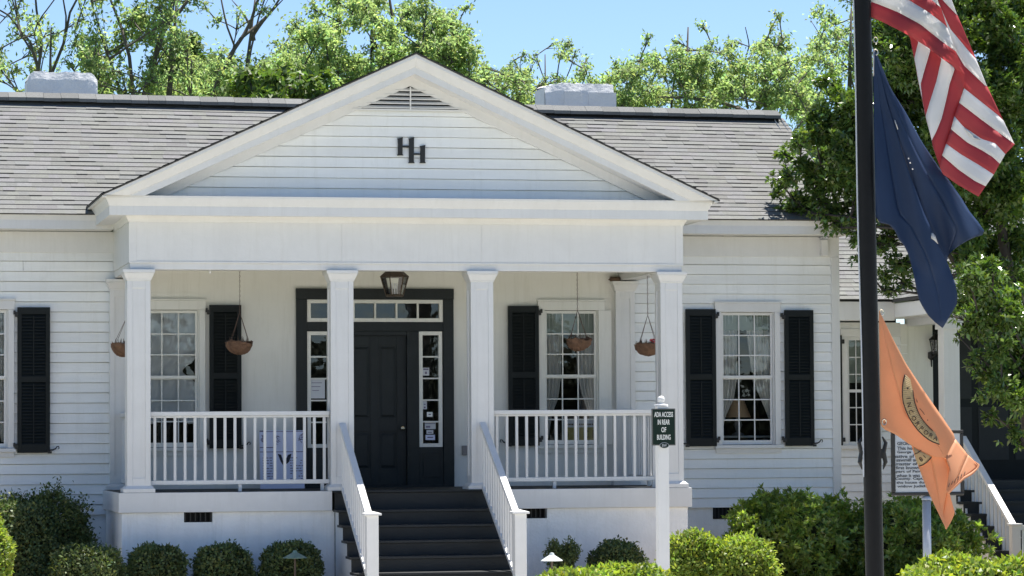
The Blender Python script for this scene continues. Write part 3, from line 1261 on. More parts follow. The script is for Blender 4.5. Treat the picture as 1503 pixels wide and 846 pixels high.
# stair rails: slope from the columns down to newels
def slope_box(mb, X, h, y0, z0, y1, z1, lo, hi):
    mb.hexa([(X - h, y1, z1 + lo), (X + h, y1, z1 + lo), (X + h, y0, z0 + lo), (X - h, y0, z0 + lo),
             (X - h, y1, z1 + hi), (X + h, y1, z1 + hi), (X + h, y0, z0 + hi), (X - h, y0, z0 + hi)])


for X, nx_ in ((2.575, 2.585), (4.275, 4.285)):
    b = MB()
    y0, z0_, y1, z1_ = -.002, .80, -1.93, -.255
    slope_box(b, X, .040, y0, z0_, y1, z1_, -.055, 0)
    slope_box(b, X, .020, y0, z0_, y1, z1_, -.085, -.056)
    r = b.build('stair_railing', M['white'], house, origin=(X, 0, 0), bevel=.005)
    b = MB()
    slope_box(b, X, .026, y0, z0_ - .72, y1, z1_ - .72, -.055, 0)
    b.build('bottom_rail', M['white'], r, bevel=.004)
    nb = 14
    b = MB()
    f = .5 / nb
    dy_, dz_ = (y1 - y0) / nb, (z1_ - z0_) / nb
    yc = y0 + dy_ * .5
    zc = z0_ + dz_ * .5
    b.box(X - .016, X + .016, yc - .016, yc + .016, zc - .735, zc - .07)
    o = b.build('baluster', M['white'], r, origin=(X, yc, zc), bevel=.003)
    for i in range(1, nb):
        copy_of(o, r, (0, dy_ * i, dz_ * i))
    b = MB()
    ny = -2.01
    hw = .068
    b.box(nx_ - hw, nx_ + hw, ny - hw, ny + hw, GZ, -.245)
    nw = b.build('newel_post', M['white'], house, origin=(nx_, ny, GZ), bevel=.005)
    b = MB()
    e = hw + .03
    b.box(nx_ - e, nx_ + e, ny - e, ny + e, -.244, -.222)
    b.hexa([(nx_ - e, ny - e, -.2215), (nx_ + e, ny - e, -.2215), (nx_ + e, ny + e, -.2215), (nx_ - e, ny + e, -.2215),
            (nx_ - .01, ny - .01, -.198), (nx_ + .01, ny - .01, -.198), (nx_ + .01, ny + .01, -.198), (nx_ - .01, ny + .01, -.198)])
    b.build('post_cap', M['white'], nw, bevel=.003)

# small fixtures on the house
b = MB()
b.box(4.448, 4.520, WY - .05, WY - .005, .395, .515)
b.build('socket_box', M['grey'], house, bevel=.004)
b = MB()
b.box(9.19, 9.28, WY - .12, WY - .03, 2.94, 3.15)
jb = b.build('floodlight_box', M['white'], house, bevel=.006)
b = MB()
for i, (dx, dz) in enumerate(((-.05, .04), (.0, .055), (.045, .035))):
    b.tube([(9.235 + dx * .3, WY - .08, 3.15), (9.235 + dx, WY - .1, 3.15 + dz)], [.02, .028], 8)
b.build('floodlight_head', M['galv'], jb)
b = MB()
b.lathe((1.02, .13, 2.575), [(0.0, 0), (.012, .004), (.016, .022), (.010, .04)], 8)
b.build('ceiling_hook', M['white'], house)

# ---------------------------------------------------------------- side building set back on the right
AY = 5.6
AX0 = 9.46
annex = thing('set_back_wing', (12, AY, GZ), 'lower white wing set back on the right, with its own small porch', 'building')
PX = 11.55     # left face of its porch
b = MB()
siding(b, -.30, 2.0, .118, AY, lambda z: AX0, lambda z: PX, [(10.60, 11.12, .46, 2.0)])
b.build('clapboard_wall', M['siding'], annex)
b = MB()
b.box(PX + .001, 11.93, AY - .005, AY + .1, -.30, 2.45)
b.box(PX - .1, PX, AY - .022, AY + .1, -.30, 2.18)
b.build('porch_wall', M['flush'], annex)
b = MB()
b.box(AX0, PX - .10, AY - .02, AY + .1, 2.0, 2.2)
b.build('frieze_board', M['white'], annex)
b = MB()
b.box(AX0, 16, AY + .05, AY + .3, GZ - .05, -.31)
b.build('foundation_wall', M['stucco'], annex)
# window
b = MB()
gx0, gx1, gz0, gz1 = 10.66, 11.06, .52, 1.95
b.box(gx0 - .09, gx0, AY - .04, AY + .05, gz0 - .05, gz1 + .05)
b.box(gx1, gx1 + .09, AY - .04, AY + .05, gz0 - .05, gz1 + .05)
b.box(gx0 - .1, gx1 + .1, AY - .045, AY + .05, gz1 + .0505, gz1 + .16)
b.box(gx0 - .12, gx1 + .12, AY - .08, AY + .05, gz0 - .1, gz0 - .0505)
aw = b.build('window', M['white'], annex, bevel=.003)
b = MB()
for p, q in ((gz0 - .05, gz0 + .0), (gz1, gz1 + .05), ((gz0 + gz1) / 2 - .02, (gz0 + gz1) / 2 + .02)):
    b.box(gx0 + .001, gx1 - .001, AY + .0, AY + .025, p, q)
b.box(gx0 + .001, gx0 + .03, AY + .001, AY + .024, gz0, gz1)
b.box(gx1 - .03, gx1 - .001, AY + .001, AY + .024, gz0, gz1)
for z in (gz0 + .24, gz0 + .48, gz1 - .24, gz1 - .48):
    b.box(gx0 + .03, gx1 - .03, AY + .003, AY + .02, z - .007, z + .007)
for i in (1, 2):
    x = gx0 + (gx1 - gx0) * i / 3
    b.box(x - .006, x + .006, AY + .004, AY + .019, gz0, gz1)
b.build('sash', M['white'], aw)
b = MB()
b.face([(gx0, AY + .012, gz0), (gx1, AY + .012, gz0), (gx1, AY + .012, gz1), (gx0, AY + .012, gz1)])
b.build('glass', M['glass'], aw)
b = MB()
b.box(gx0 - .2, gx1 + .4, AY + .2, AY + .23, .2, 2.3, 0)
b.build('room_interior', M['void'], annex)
b = MB()
b.box(gx0 + .01, gx1 - .01, AY + .04, AY + .045, 1.35, gz1)
b.build('window_blind', M['blind'], annex)
# its shutter, seen as a narrow strip beside the corner
b = MB()
b.box(10.32, 10.565, AY - .07, AY - .035, .47, 2.02)
for i in range(30):
    z = .5 + i * .05
    b.box(10.36, 10.53, AY - .078, AY - .0705, z, z + .03)
ash = b.build('shutter', M['black'], annex)
b = MB()
for z in (.55, 1.93):
    b.box(10.55, 10.60, AY - .085, AY - .05, z - .03, z + .03)
b.build('hinge', M['iron'], ash, bevel=.005)
# roofs
b = MB()
shingles(b, AX0 + .02, 16.5, 5.02, 2.50, 8.6, 4.35, expo=.14)
b.face([(AX0 + .02, 5.03, 2.485), (16.5, 5.03, 2.485), (16.5, 8.6, 4.33), (AX0 + .02, 8.6, 4.33)], 1)
b.face([(AX0 + .02, 8.6, 4.35), (16.5, 8.6, 4.35), (16.5, 12.2, 2.5), (AX0 + .02, 12.2, 2.5)], 0)
b.build('shingle_roof', [M['shingle'], M['edge']], annex)
b = MB()
b.box(AX0 + .015, PX - .36, 5.06, 5.16, 2.21, 2.475)
b.box(AX0 + .015, PX - .36, 5.161, AY - .021, 2.22, 2.24)
b.build('eave_fascia', M['white'], annex, bevel=.004)
# gabled porch
QY = 4.1
QX1 = 13.9
qc = (PX + QX1) / 2
QE, QA = 2.46, 3.50
b = MB()
b.box(PX, PX + .16, QY + .05, AY - .006, 2.145, 2.44)
b.box(PX, QX1, QY - .01, QY + .15, 2.15, 2.442)
b.box(QX1 - .16, QX1, QY + .151, AY - .006, 2.145, 2.44)
b.build('porch_beam', M['white'], annex, bevel=.004)
b = MB()
b.box(PX - .36, PX - .30, QY - .36, AY - .03, 2.25, 2.45)
b.box(PX - .299, PX + .0, QY - .3, AY - .03, 2.25, 2.27)
b.build('eave_fascia', M['white'], annex, bevel=.004)
b = MB()
slq = (QA - QE) / (qc - PX + .4)
for sgn in (-1, 1):
    xe = qc + sgn * (qc - PX + .4)
    b.hexa([(xe, QY - .42, QE), (qc, QY - .42, QA), (qc, 8.2, QA), (xe, 8.2, QE), (xe, QY - .42, QE + .04), (qc, QY - .42, QA + .04), (qc, 8.2, QA + .04), (xe, 8.2, QE + .04)], 1)
    for i in range(16):
        f0, f1 = i / 16, (i + 1) / 16
        y = QY - .42
        while y < 6.8:
            wd = rng.uniform(.16, .33)
            tn = rng.choice([.78, .9, 1, 1.08])
            zz = lambda f, u: QE + .04 + (QA - QE) * f + u
            xx = lambda f: xe + (qc - xe) * f
            b.face([(xx(f0), y, zz(f0, .012)), (xx(f0), y + wd, zz(f0, .012)), (xx(f1), y + wd, zz(f1, .002)), (xx(f1), y, zz(f1, .002))], 0, tn)
            y += wd
b.build('porch_roof', [M['shingle'], M['edge']], annex)
b = MB()
for sgn in (-1, 1):
    xe = qc + sgn * (qc - PX + .38)
    b.hexa([(xe, QY - .40, QE - .20), (qc, QY - .40, QA - .20), (qc, QY - .37, QA - .20), (xe, QY - .37, QE - .20),
            (xe, QY - .40, QE - .005), (qc, QY - .40, QA - .005), (qc, QY - .37, QA - .005), (xe, QY - .37, QE - .005)])
b.build('raking_board', M['white'], annex)
b = MB()
siding(b, 2.443, QA - .12, .118, QY + .02, lambda z: qc - (QA - .12 - z) / slq, lambda z: qc + (QA - .12 - z) / slq, joints=False)
b.build('gable_siding', M['siding'], annex)
b = MB()
b.box(PX + .01, PX + .24, QY, QY + .23, -.02, 2.145)
b.box(PX - .02, PX + .27, QY - .03, QY + .26, 2.06, 2.146)
b.box(PX - .02, PX + .27, QY - .03, QY + .26, -.02, .10)
po = b.build('porch_post', M['white'], annex, bevel=.006)
copy_of(po, annex, (QX1 - PX - .25, 0, 0))
b = MB()
b.box(PX - .05, QX1 + .05, QY - .08, AY, -.14, -.02)
b.build('porch_floor', M['floor'], annex)
b = MB()
b.box(PX - .02, QX1 + .02, QY + .05, AY, GZ - .05, -.141)
b.build('porch_base', M['stucco'], annex)
b = MB()
b.box(11.931, 14.6, AY - .004, AY + .1, -.02, 2.44)  # black panelled wall put in for the deep shade of the porch opening
dr = b.build('deep_shade_wall', M['black'], annex)
b = MB()
for x in (12.05, 12.6, 13.15):
    b.box(x, x + .45, AY - .016, AY - .0045, .25, 1.0)
    b.box(x, x + .45, AY - .016, AY - .0045, 1.12, 2.1)
b.build('deep_shade_panel', M['floor'], dr)
# sconce beside the dark opening
sc = at(1373, 507, AY - .12)
b = MB()
c = (sc[0], sc[1], sc[2])
b.lathe((c[0], c[1], c[2]), [(.0, .19), (.012, .17), (.02, .15), (.09, .09), (.095, .075), (.07, .07)], 8)
b.lathe((c[0], c[1], c[2]), [(.055, -.09), (.05, -.12), (.015, -.14), (0, -.15)], 8)
for i in range(6):
    a = math.pi / 3 * i
    b.tube([(c[0] + .055 * math.cos(a), c[1] + .055 * math.sin(a), c[2] - .09), (c[0] + .085 * math.cos(a), c[1] + .085 * math.sin(a), c[2] + .075)], .006, 4)
b.tube([(c[0] - .03, AY - .02, c[2] - .14), (c[0] - .03, AY - .1, c[2] - .17), (c[0], c[1], c[2] - .13)], .012, 6)
b.lathe((c[0] - .03, AY - .03, c[2] - .14), [(0, .06), (.05, .04), (.05, -.04), (.012, -.07), (.009, -.16), (0, -.17)], 8)
s1 = b.build('wall_lantern', M['iron'], annex)
b = MB()
b.lathe(c, [(.05, -.088), (.08, .07)], 6)
b.build('glass', M['lglass'], s1)
# steps running down towards the street
b = MB()
n2 = 7
for i in range(n2):
    ya = QY - .10 - .28 * (i + 1)
    zt_ = -.14 - .155 * i
    b.box(PX + .03, PX + 1.35, ya, QY - .10 - .28 * i, zt_ - .03, zt_)
    b.box(PX + .04, PX + 1.34, ya + .02, ya + .04, zt_ - .155, zt_ - .0305)
b.build('side_steps', M['floor'], annex)
b = MB()
pts = [(QY - .02, -.17)]
for i in range(n2):
    pts += [(QY - .10 - .28 * i, -.175 - .155 * i), (QY - .10 - .28 * (i + 1) + .03, -.175 - .155 * i)]
pts += [(QY - .1 - .28 * n2 + .03, GZ), (QY - .1 - .28 * n2 + .4, GZ), (QY - .02, -.75)]
k = len(b.v)
n = len(pts)
b.v += [(PX + .06, y, z) for y, z in pts] + [(PX + .09, y, z) for y, z in pts]
b.f += [tuple(range(k, k + n)), tuple(range(k + 2 * n - 1, k + n - 1, -1))]
b.mi += [0, 0]
b.t += [1., 1.]
for i in range(n):
    j = (i + 1) % n
    b.f.append((k + j, k + i, k + n + i, k + n + j))
    b.mi.append(0)
    b.t.append(1.)
b.build('stringer', M['white'], annex)
X = PX + .16
tp = at(1413, 640, QY)
bt = at(1487, 768, 2.25)
X = (tp[0] + bt[0]) / 2
b = MB()
y0, z0_, y1, z1_ = QY, tp[2], 2.25, bt[2]
slope_box(b, X, .045, y0, z0_, y1, z1_, -.06, 0)
ar = b.build('stair_railing', M['white'], annex, origin=(X, y0, z0_), bevel=.004)
b = MB()
slope_box(b, X, .028, y0, z0_ - .72, y1, z1_ - .72, -.09, 0)
b.build('bottom_rail', M['white'], ar, bevel=.004)
b = MB()
nb = 13
dy_, dz_ = (y1 - y0) / nb, (z1_ - z0_) / nb
b.box(X - .018, X + .018, y0 + dy_ * .5 - .018, y0 + dy_ * .5 + .018, z0_ + dz_ * .5 - .76, z0_ + dz_ * .5 - .06)
o = b.build('baluster', M['white'], ar, origin=(X, y0 + dy_ * .5, z0_ + dz_ * .5))
for i in range(1, nb):
    copy_of(o, ar, (0, dy_ * i, dz_ * i))
b = MB()
b.box(X - .06, X + .06, y1 - .13, y1 - .01, GZ, z1_ - .03)
b.box(X - .08, X + .08, y1 - .15, y1 + .01, z1_ - .03, z1_ - .005)
b.build('newel_post', M['white'], annex, bevel=.004)
b = MB()
b.box(X + .061, X + 1.6, y1 - .10, y1 - .04, z1_ - .09, z1_ - .03)
for i in range(12):
    x = X + .12 + i * .115
    b.box(x - .016, x + .016, y1 - .086, y1 - .054, GZ + .1, z1_ - .091)
b.build('side_railing', M['white'], annex)

# ---------------------------------------------------------------- things seen through and hung on the porch
def curtain(name, kind, inner, top_z, bot_z, side, label, m='cloth', yoff=.088, folds=5):
    """inner: list of (z, x) of the free edge, side -1 left +1 right"""
    x0, x1 = WIN[kind][0], WIN[kind][1]
    xo = x0 - .03 if side < 0 else x1 + .03
    zz = np.linspace(top_z, bot_z, 26)
    iz = [p[0] for p in inner][::-1]
    ix = [p[1] for p in inner][::-1]
    nx = 60
    b = MB()
    k = 0
    for z in zz:
        xi = np.interp(z, iz, ix)
        for i in range(nx + 1):
            f = i / nx
            x = xo + (xi - xo) * f
            amp = .010 + .016 * min(1, abs(xi - xo) / .25)
            b.v.append((x, WY + yoff + amp * math.sin(f * folds * 2 * math.pi + .8 * math.sin(z * 3)) + .006 * math.sin(f * 31 + z * 5), z))
    for r in range(25):
        for i in range(nx):
            q = r * (nx + 1) + i
            b.f.append((q, q + 1, q + nx + 2, q + nx + 1))
            b.mi.append(0)
            b.t.append(1.)
    o = b.build(name, M[m], smooth=True)
    tag(o, label, 'curtain', 'white curtains behind the window panes')
    return o


zt = 2.18
curtain('curtain', 'r', [(2.18, 8.10), (1.35, 8.09), (1.1, 8.05), (.85, 7.93), (.6, 7.89)], 2.18, .62, -1, 'white curtain tied back on the left in the window right of the porch')
curtain('curtain', 'r', [(2.18, 8.20), (1.5, 8.28), (1.2, 8.36), (.95, 8.47), (.8, 8.53), (.6, 8.55)], 2.18, .66, 1, 'white curtain swept back on the right in the window right of the porch')
curtain('curtain', 'pr', [(2.19, 5.77), (1.4, 5.76), (1.1, 5.72), (.9, 5.64), (.6, 5.60)], 2.19, .6, -1, 'pale curtain on the left behind the window by the middle hanging basket')
curtain('curtain', 'pr', [(2.19, 5.94), (1.5, 5.97), (1.2, 6.02), (.9, 6.12), (.6, 6.17)], 2.19, .6, 1, 'pale curtain on the right behind the window by the middle hanging basket')
curtain('curtain', 'far', [(2.18, -1.72), (1.3, -1.74), (.6, -1.85)], 2.18, .6, -1, 'white curtain on the left of the window cut by the left edge')
curtain('curtain', 'far', [(2.18, -1.45), (1.3, -1.43), (1.0, -1.36), (.6, -1.31)], 2.18, .6, 1, 'white curtain on the right of the window cut by the left edge')
for kind, z0, lab in (('r', 1.97, 'pale green half-drawn blind at the top of the window right of the porch'),
                      ('pr', 1.93, 'pale green half-drawn blind at the top of the porch window by the middle basket')):
    b = MB()
    x0, x1 = WIN[kind][:2]
    n = 40
    for i in range(n):
        fa, fb = i / n, (i + 1) / n
        za = z0 + .012 * abs(math.sin(fa * 9 * math.pi))
        zb = z0 + .012 * abs(math.sin(fb * 9 * math.pi))
        b.face([(x0 - .02 + (x1 - x0 + .04) * fa, WY + .07, za), (x0 - .02 + (x1 - x0 + .04) * fb, WY + .07, zb), (x0 - .02 + (x1 - x0 + .04) * fb, WY + .07, 2.21), (x0 - .02 + (x1 - x0 + .04) * fa, WY + .07, 2.21)])
    tag(b.build('window_blind', M['blind'], solid=.003), lab, 'blind')
# white sheeting standing in for bright reflections in the left porch window
b = MB()
x0, x1 = WIN['pl'][:2]
nx, nz = 44, 50
for j in range(nz + 1):
    z = 2.2 - (2.2 - .86) * j / nz
    hi = x1 + .02
    if z < 1.72:
        hi = min(hi, x1 + .02 - .17 * math.exp(-((z - 1.47) / .12) ** 2) + .012 * math.sin(z * 29))
    for i in range(nx + 1):
        f = i / nx
        x = x0 - .03 + (hi - x0 + .03) * f
        zz_ = z - (0.05 * math.sin(f * 9) if j == nz else 0)
        b.v.append((x, WY + .10 + .018 * math.sin(f * 9 + z * 3) + .012 * math.sin(f * 21 - z * 14) + .010 * math.sin(z * 23 + f * 5), zz_))
for r in range(nz):
    for i in range(nx):
        q = r * (nx + 1) + i
        b.f.append((q, q + 1, q + nx + 2, q + nx + 1))
        b.mi.append(0)
        b.t.append(1.)
tag(b.build('curtain', M['sheet'], smooth=True), 'crumpled white sheet standing in for bright reflections in the porch window nearest the left corner column', 'curtain', 'white curtains behind the window panes')

# table and lamp in the right-hand room
tl = at(1083, 608, 3.0)
t = thing('table_lamp', (tl[0], 3.0, .62), 'shaded table lamp seen through the window right of the porch', 'lamp')
b = MB()
b.lathe((tl[0], 3.0, .62), [(0, 0), (.08, 0), (.08, .02), (.02, .05), (.06, .14), (.02, .24), (.012, .32)], 14)
b.build('lamp_base', M['grey'], t, smooth=True)
b = MB()
b.lathe((tl[0], 3.0, .62), [(.17, .24), (.08, .48)], 18)
b.build('lamp_shade', M['lampshade'], t, smooth=True)
t = thing('side_table', (8.2, 3.0, -.24), 'cloth covered table under the lamp behind the right window', 'table')
b = MB()
b.box(7.85, 8.65, 2.65, 3.4, .59, .618)
b.build('table_top', M['cloth'], t, bevel=.005)
for sx in (7.9, 8.6):
    for sy in (2.7, 3.35):
        b = MB()
        b.box(sx - .025, sx + .025, sy - .025, sy + .025, -.238, .589)
        b.build('leg', M['bark'], t)
t = thing('lounge_chair', (.8, 3.1, -.24), 'dark chair standing behind the left porch window', 'chair')
b = MB()
b.box(.45, 1.15, 2.8, 3.4, .1, .25)
b.build('seat', M['inner'], t, bevel=.03)
b = MB()
b.box(.45, 1.15, 3.3, 3.45, .255, .95)
b.build('backrest', M['inner'], t, bevel=.04)
for sx in (.5, 1.1):
    for sy in (2.85, 3.35):
        b = MB()
        b.box(sx - .03, sx + .03, sy - .03, sy + .03, -.238, .099)
        b.build('leg', M['inner'], t)

# lantern hanging before the door
LC = (3.402, 1.1, 2.35)
t = thing('porch_lantern', (LC[0], LC[1], 2.74), 'six-sided bronze lantern hanging before the front door', 'lantern')
rt_, rb_ = .172, .108
b = MB()
hx = lambda r, z, o=0: [(LC[0] + r * math.cos(math.pi / 3 * i + o), LC[1] + r * math.sin(math.pi / 3 * i + o), LC[2] + z) for i in range(6)]
top, bot = hx(rt_, .245), hx(rb_, .02)
for i in range(6):
    j = (i + 1) % 6
    b.tube([bot[i], top[i]], .0075, 5)
    b.tube([top[i], top[j]], .009, 5)
    b.tube([bot[i], bot[j]], .009, 5)
b.lathe((LC[0], LC[1], LC[2]), [(0, 0), (rb_ + .004, .0), (rb_ + .004, .018), (0, .018)], 6)
fr_ = b.build('lantern_frame', M['bronze'], t)
b = MB()
k0 = hx(rt_ + .012, .25)
k1 = hx(.07, .345)
for i in range(6):
    j = (i + 1) % 6
    b.face([k0[i], k0[j], k1[j], k1[i]])
b.face(k1)
b.face(k0[::-1])
b.build('lantern_roof', M['bronze'], t)
b = MB()
g0, g1 = hx(rb_ - .004, .022), hx(rt_ - .006, .24)
for i in range(6):
    j = (i + 1) % 6
    b.face([g0[i], g0[j], g1[j], g1[i]])
b.build('glass', M['lglass'], t)
b = MB()
b.tube([(LC[0], LC[1], LC[2] + .344), (LC[0], LC[1], 2.742)], .012, 8)
b.build('stem', M['bronze'], t)
b = MB()
for i in range(3):
    a = 2.1 * i + .4
    x, y = LC[0] + .035 * math.cos(a), LC[1] + .035 * math.sin(a)
    b.tube([(x, y, LC[2] + .02), (x, y, LC[2] + .12)], .008, 6)
    b.tube([(x, y, LC[2] + .12), (x, y, LC[2] + .15), (x, y, LC[2] + .17)], [.010, .012, .002], 6)
b.build('candle_cluster', M['paper'], t)

# hanging baskets
def basket(px, py_rim, r, label, lean, flower, chain_x=0.0, depth=1.1, top=2.735):
    c = at(px, py_rim, depth)
    C = Vector((c[0], depth, c[2]))
    t = thing('hanging_basket', (C.x, C.y, C.z), label, 'basket', 'coir baskets hanging along the porch front')
    b = MB()
    nu, nv = 28, 9
    k = len(b.v)
    for j in range(nv + 1):
        ph = j / nv * math.pi / 2
        for i in range(nu):
            a = 2 * math.pi * i / nu
            wob = 1 + .09 * math.sin(3 * a + lean * 5) * math.cos(ph) + rng.uniform(-.05, .05)
            rr = r * math.cos(ph) ** .8 * wob
            zz = -r * .88 * math.sin(ph) ** 1.1 + (.016 * math.sin(2 * a + lean) + .014 * rng.uniform(-1, 1)) * (1 if j == 0 else .5)
            b.v.append((C.x + rr * math.cos(a), C.y + rr * math.sin(a), C.z + zz + lean * .10 * rr * math.cos(a)))
    for j in range(nv):
        for i in range(nu):
            i2 = (i + 1) % nu
            b.f.append((k + j * nu + i, k + (j + 1) * nu + i, k + (j + 1) * nu + i2, k + j * nu + i2))
            b.mi.append(0)
            b.t.append(1.)
    b.build('coir_liner', M['coir'], t, solid=.012)
    b = MB()
    ring = [(C.x + (r + .006) * math.cos(a), C.y + (r + .006) * math.sin(a), C.z + .004 + lean * .1 * r * math.cos(a)) for a in np.linspace(0, 2 * math.pi, 25)]
    b.tube(ring, .004, 5, cap=False)
    for q in range(6):
        a = math.pi / 6 + q * math.pi / 3
        pts = [(C.x + (r + .01) * math.cos(p) * math.cos(a), C.y + (r + .01) * math.cos(p) * math.sin(a), C.z - (r * .86 + .02) * math.sin(p)) for p in np.linspace(0, math.pi / 2, 7)]
        b.tube(pts, .0025, 4)
    b.build('wire_frame', M['rust'], t)
    b = MB()
    apex = Vector((C.x + chain_x, C.y, C.z + .36))
    for q in range(4):
        a = .6 + q * math.pi / 2
        b.tube([(C.x + r * math.cos(a), C.y + r * math.sin(a), C.z + lean * .1 * r * math.cos(a)), apex], .0035, 4)
    z = apex.z
    i = 0
    while z < top:
        z2 = min(z + .034, top)
        ang = (i % 2) * math.pi / 2
        d = Vector((math.cos(ang), math.sin(ang), 0)) * .0075
        for s_ in (-1, 1):
            b.tube([apex + Vector((0, 0, z - apex.z)) + d * s_ * .2, Vector((apex.x, apex.y, (z + z2) / 2)) + d * s_, Vector((apex.x, apex.y, z2)) + d * s_ * .2], .0028, 4)
        z = z2 - .004 if z2 < top else z2
        i += 1
    b.build('chain', M['rust'], t)
    b = MB()
    for q in range(26):
        a = rng.uniform(0, 6.28)
        rr = r * math.sqrt(rng.random()) * .9
        p = Vector((C.x + rr * math.cos(a), C.y + rr * math.sin(a), C.z - .03))
        h = rng.uniform(.05, .10)
        b.tube([p, p + Vector((rng.uniform(-.03, .03), rng.uniform(-.03, .03), h))], [.006, .002], 4)
    b.lathe((C.x, C.y, C.z), [(0, -.01), (r * .93, -.018)], 16)
    b.build('dry_stems', M['twig'], t)
    if flower:
        b = MB()
        for q in range(16):
            p = Vector((C.x + .05 + rng.uniform(-.03, .03), C.y - .05 + rng.uniform(-.03, .03), C.z + .03 + rng.uniform(-.02, .025)))
            d1 = Vector((rng.uniform(-1, 1), rng.uniform(-1, 1), rng.uniform(-1, 1))).normalized() * .018
            d2 = d1.orthogonal().normalized() * .016
            b.face([p - d1, p - d2, p + d1, p + d2])
        b.build('flower', M['red'], t)
    return t


basket(182, 505, .155, 'coir basket half hidden by the left corner column', .3, False, .05)
basket(352, 502, .155, 'shallow coir basket hanging before the edge of the left dark shutter', -.2, False, .0)
basket(849, 498, .150, 'coir basket hanging in front of the right porch window panes', .5, False, -.01)
basket(951, 505, .150, 'coir basket with a red flower beside the right corner column', -.1, True, .0)

# bird nest on the right pilaster capital
nc = at(903, 408, WY - .12)
b = MB()
for q in range(90):
    a = rng.uniform(0, 6.28)
    rr = rng.uniform(.03, .075)
    p = Vector((nc[0] + rr * math.cos(a), WY - .10 + .55 * rr * math.sin(a), 2.604 + rng.uniform(0, .05)))
    d = Vector((-math.sin(a), math.cos(a) * .6, rng.uniform(-.3, .3))) * rng.uniform(.02, .045)
    b.tube([p - d, p + d], .004, 4)
b.lathe((nc[0], WY - .10, 2.602), [(.0, 0), (.06, 0), (.075, .03), (.06, .05), (0, .035)], 12)
tag(b.build('bird_nest', M['twig']), 'brown twig nest on top of the right pilaster capital', 'nest')

# poster leaning on the porch wall
PY = 1.75
pl_, pr_ = at(382, 633, PY), at(447, 717, PY)
t = thing('display_board', ((pl_[0] + pr_[0]) / 2, PY, 0), 'lilac poster board with bird sketches behind the left railing', 'poster')
b = MB()
b.hexa([(pl_[0], PY - .01, .002), (pr_[0], PY - .01, .002), (pr_[0], PY + .01, .002), (pl_[0], PY + .01, .002),
        (pl_[0], PY + .07, .72), (pr_[0], PY + .07, .72), (pr_[0], PY + .09, .72), (pl_[0], PY + .09, .72)])
def onb(fx, fz):
    return (pl_[0] + (pr_[0] - pl_[0]) * fx, PY - .0125 + .08 * fz * .72 / .718, .002 + .718 * fz)
def ink(fx0, fx1, fz0, fz1):
    b.face([onb(fx0, fz0), onb(fx1, fz0), onb(fx1, fz1), onb(fx0, fz1)], 1)
for (f0, f1, g0, g1) in ((.0, .12, .985, .999), (.0, 1, .975, .985), (.0, 1, .625, .637), (0, .35, .70, .715)):
    ink(f0, f1, g0, g1)
for cx_, cz_, s_ in ((.08, .86, .13), (.40, .84, .16), (.93, .86, .14)):
    for q in range(20):
        a = rng.uniform(0, 6.28)
        L = s_ * rng.uniform(.5, 1.)
        x, z = cx_ + rng.uniform(-.05, .05), cz_ + rng.uniform(-.07, .07)
        dx, dz = math.cos(a) * L * .5, math.sin(a) * L * .4
        p = [onb(min(1, max(0, x + dx)), z + dz), onb(min(1, max(0, x - dz * .18 + .01)), z + dx * .18), onb(min(1, max(0, x - dx)), z - dz)]
        b.face(p, 1)
for r_ in range(9):
    fz = .52 - r_ * .045
    for c0, c1 in ((.06, .28), (.68, .97)):
        x = c0
        while x < c1 - .02:
            wq = rng.uniform(.03, .09)
            if rng.random() < .8:
                ink(x, min(c1, x + wq), fz, fz + .014)
            x += wq + .02
# dark winged shape in the middle
for pts in ([(.40, .60), (.47, .46), (.52, .40), (.58, .45), (.60, .42), (.66, .46), (.72, .60), (.64, .58), (.58, .50), (.52, .47), (.48, .58)],):
    b.face([onb(x, z) for x, z in pts], 2)
b.build('board', [M['lilac'], M['sketch'], M['ink']], t)

# notices in the side lights
def notice(x0, y0, x1, y1, m, label, marks=()):
    Yn = DY + .054
    p, q = at(x0, y0, Yn), at(x1, y1, Yn)
    b = MB()
    b.box(p[0], q[0], Yn, Yn + .002, q[2], p[2], 0)
    for (fx0, fx1, fz0, fz1) in marks:
        b.box(p[0] + (q[0] - p[0]) * fx0, p[0] + (q[0] - p[0]) * fx1, Yn - .001, Yn - .0002, q[2] + (p[2] - q[2]) * fz0, q[2] + (p[2] - q[2]) * fz1, 1)
    return tag(b.build('notice', [M[m], M['sketch']]), label, 'notice')


notice(455, 557, 477, 585, 'paper', 'large white paper taped in the middle pane of the left side light', [(.1, .8, .8, .83), (.1, .7, .6, .63), (.15, .6, .4, .43)])
notice(620.3, 540, 630, 551.5, 'paper', 'small white sticker with a red mark in the second pane of the right side light', [(.1, .9, .72, .9), (.35, .65, .2, .5)])
notice(620.3, 588, 626.5, 601, 'paper', 'narrow white sticker in the fourth pane of the right side light', [(.3, .7, .1, .3), (.3, .7, .5, .6)])
notice(626.5, 605, 635, 612, 'signwhite', 'small pale sticker low in the fourth pane of the right side light', [(.3, .7, .4, .6)])
notice(623.5, 620, 639.5, 630, 'galv', 'wide grey sticker at the top of the lowest pane of the right side light', [(.05, .95, .75, .85), (.1, .5, .2, .45)])
notice(626, 631.5, 636, 637, 'paper', 'small white sticker between a grey and a blue one beside the door', [(.2, .8, .3, .5)])
notice(624.5, 638.5, 638.5, 646, 'lilac', 'blue sticker at the bottom of the lowest pane of the right side light', [(.2, .8, .4, .6)])

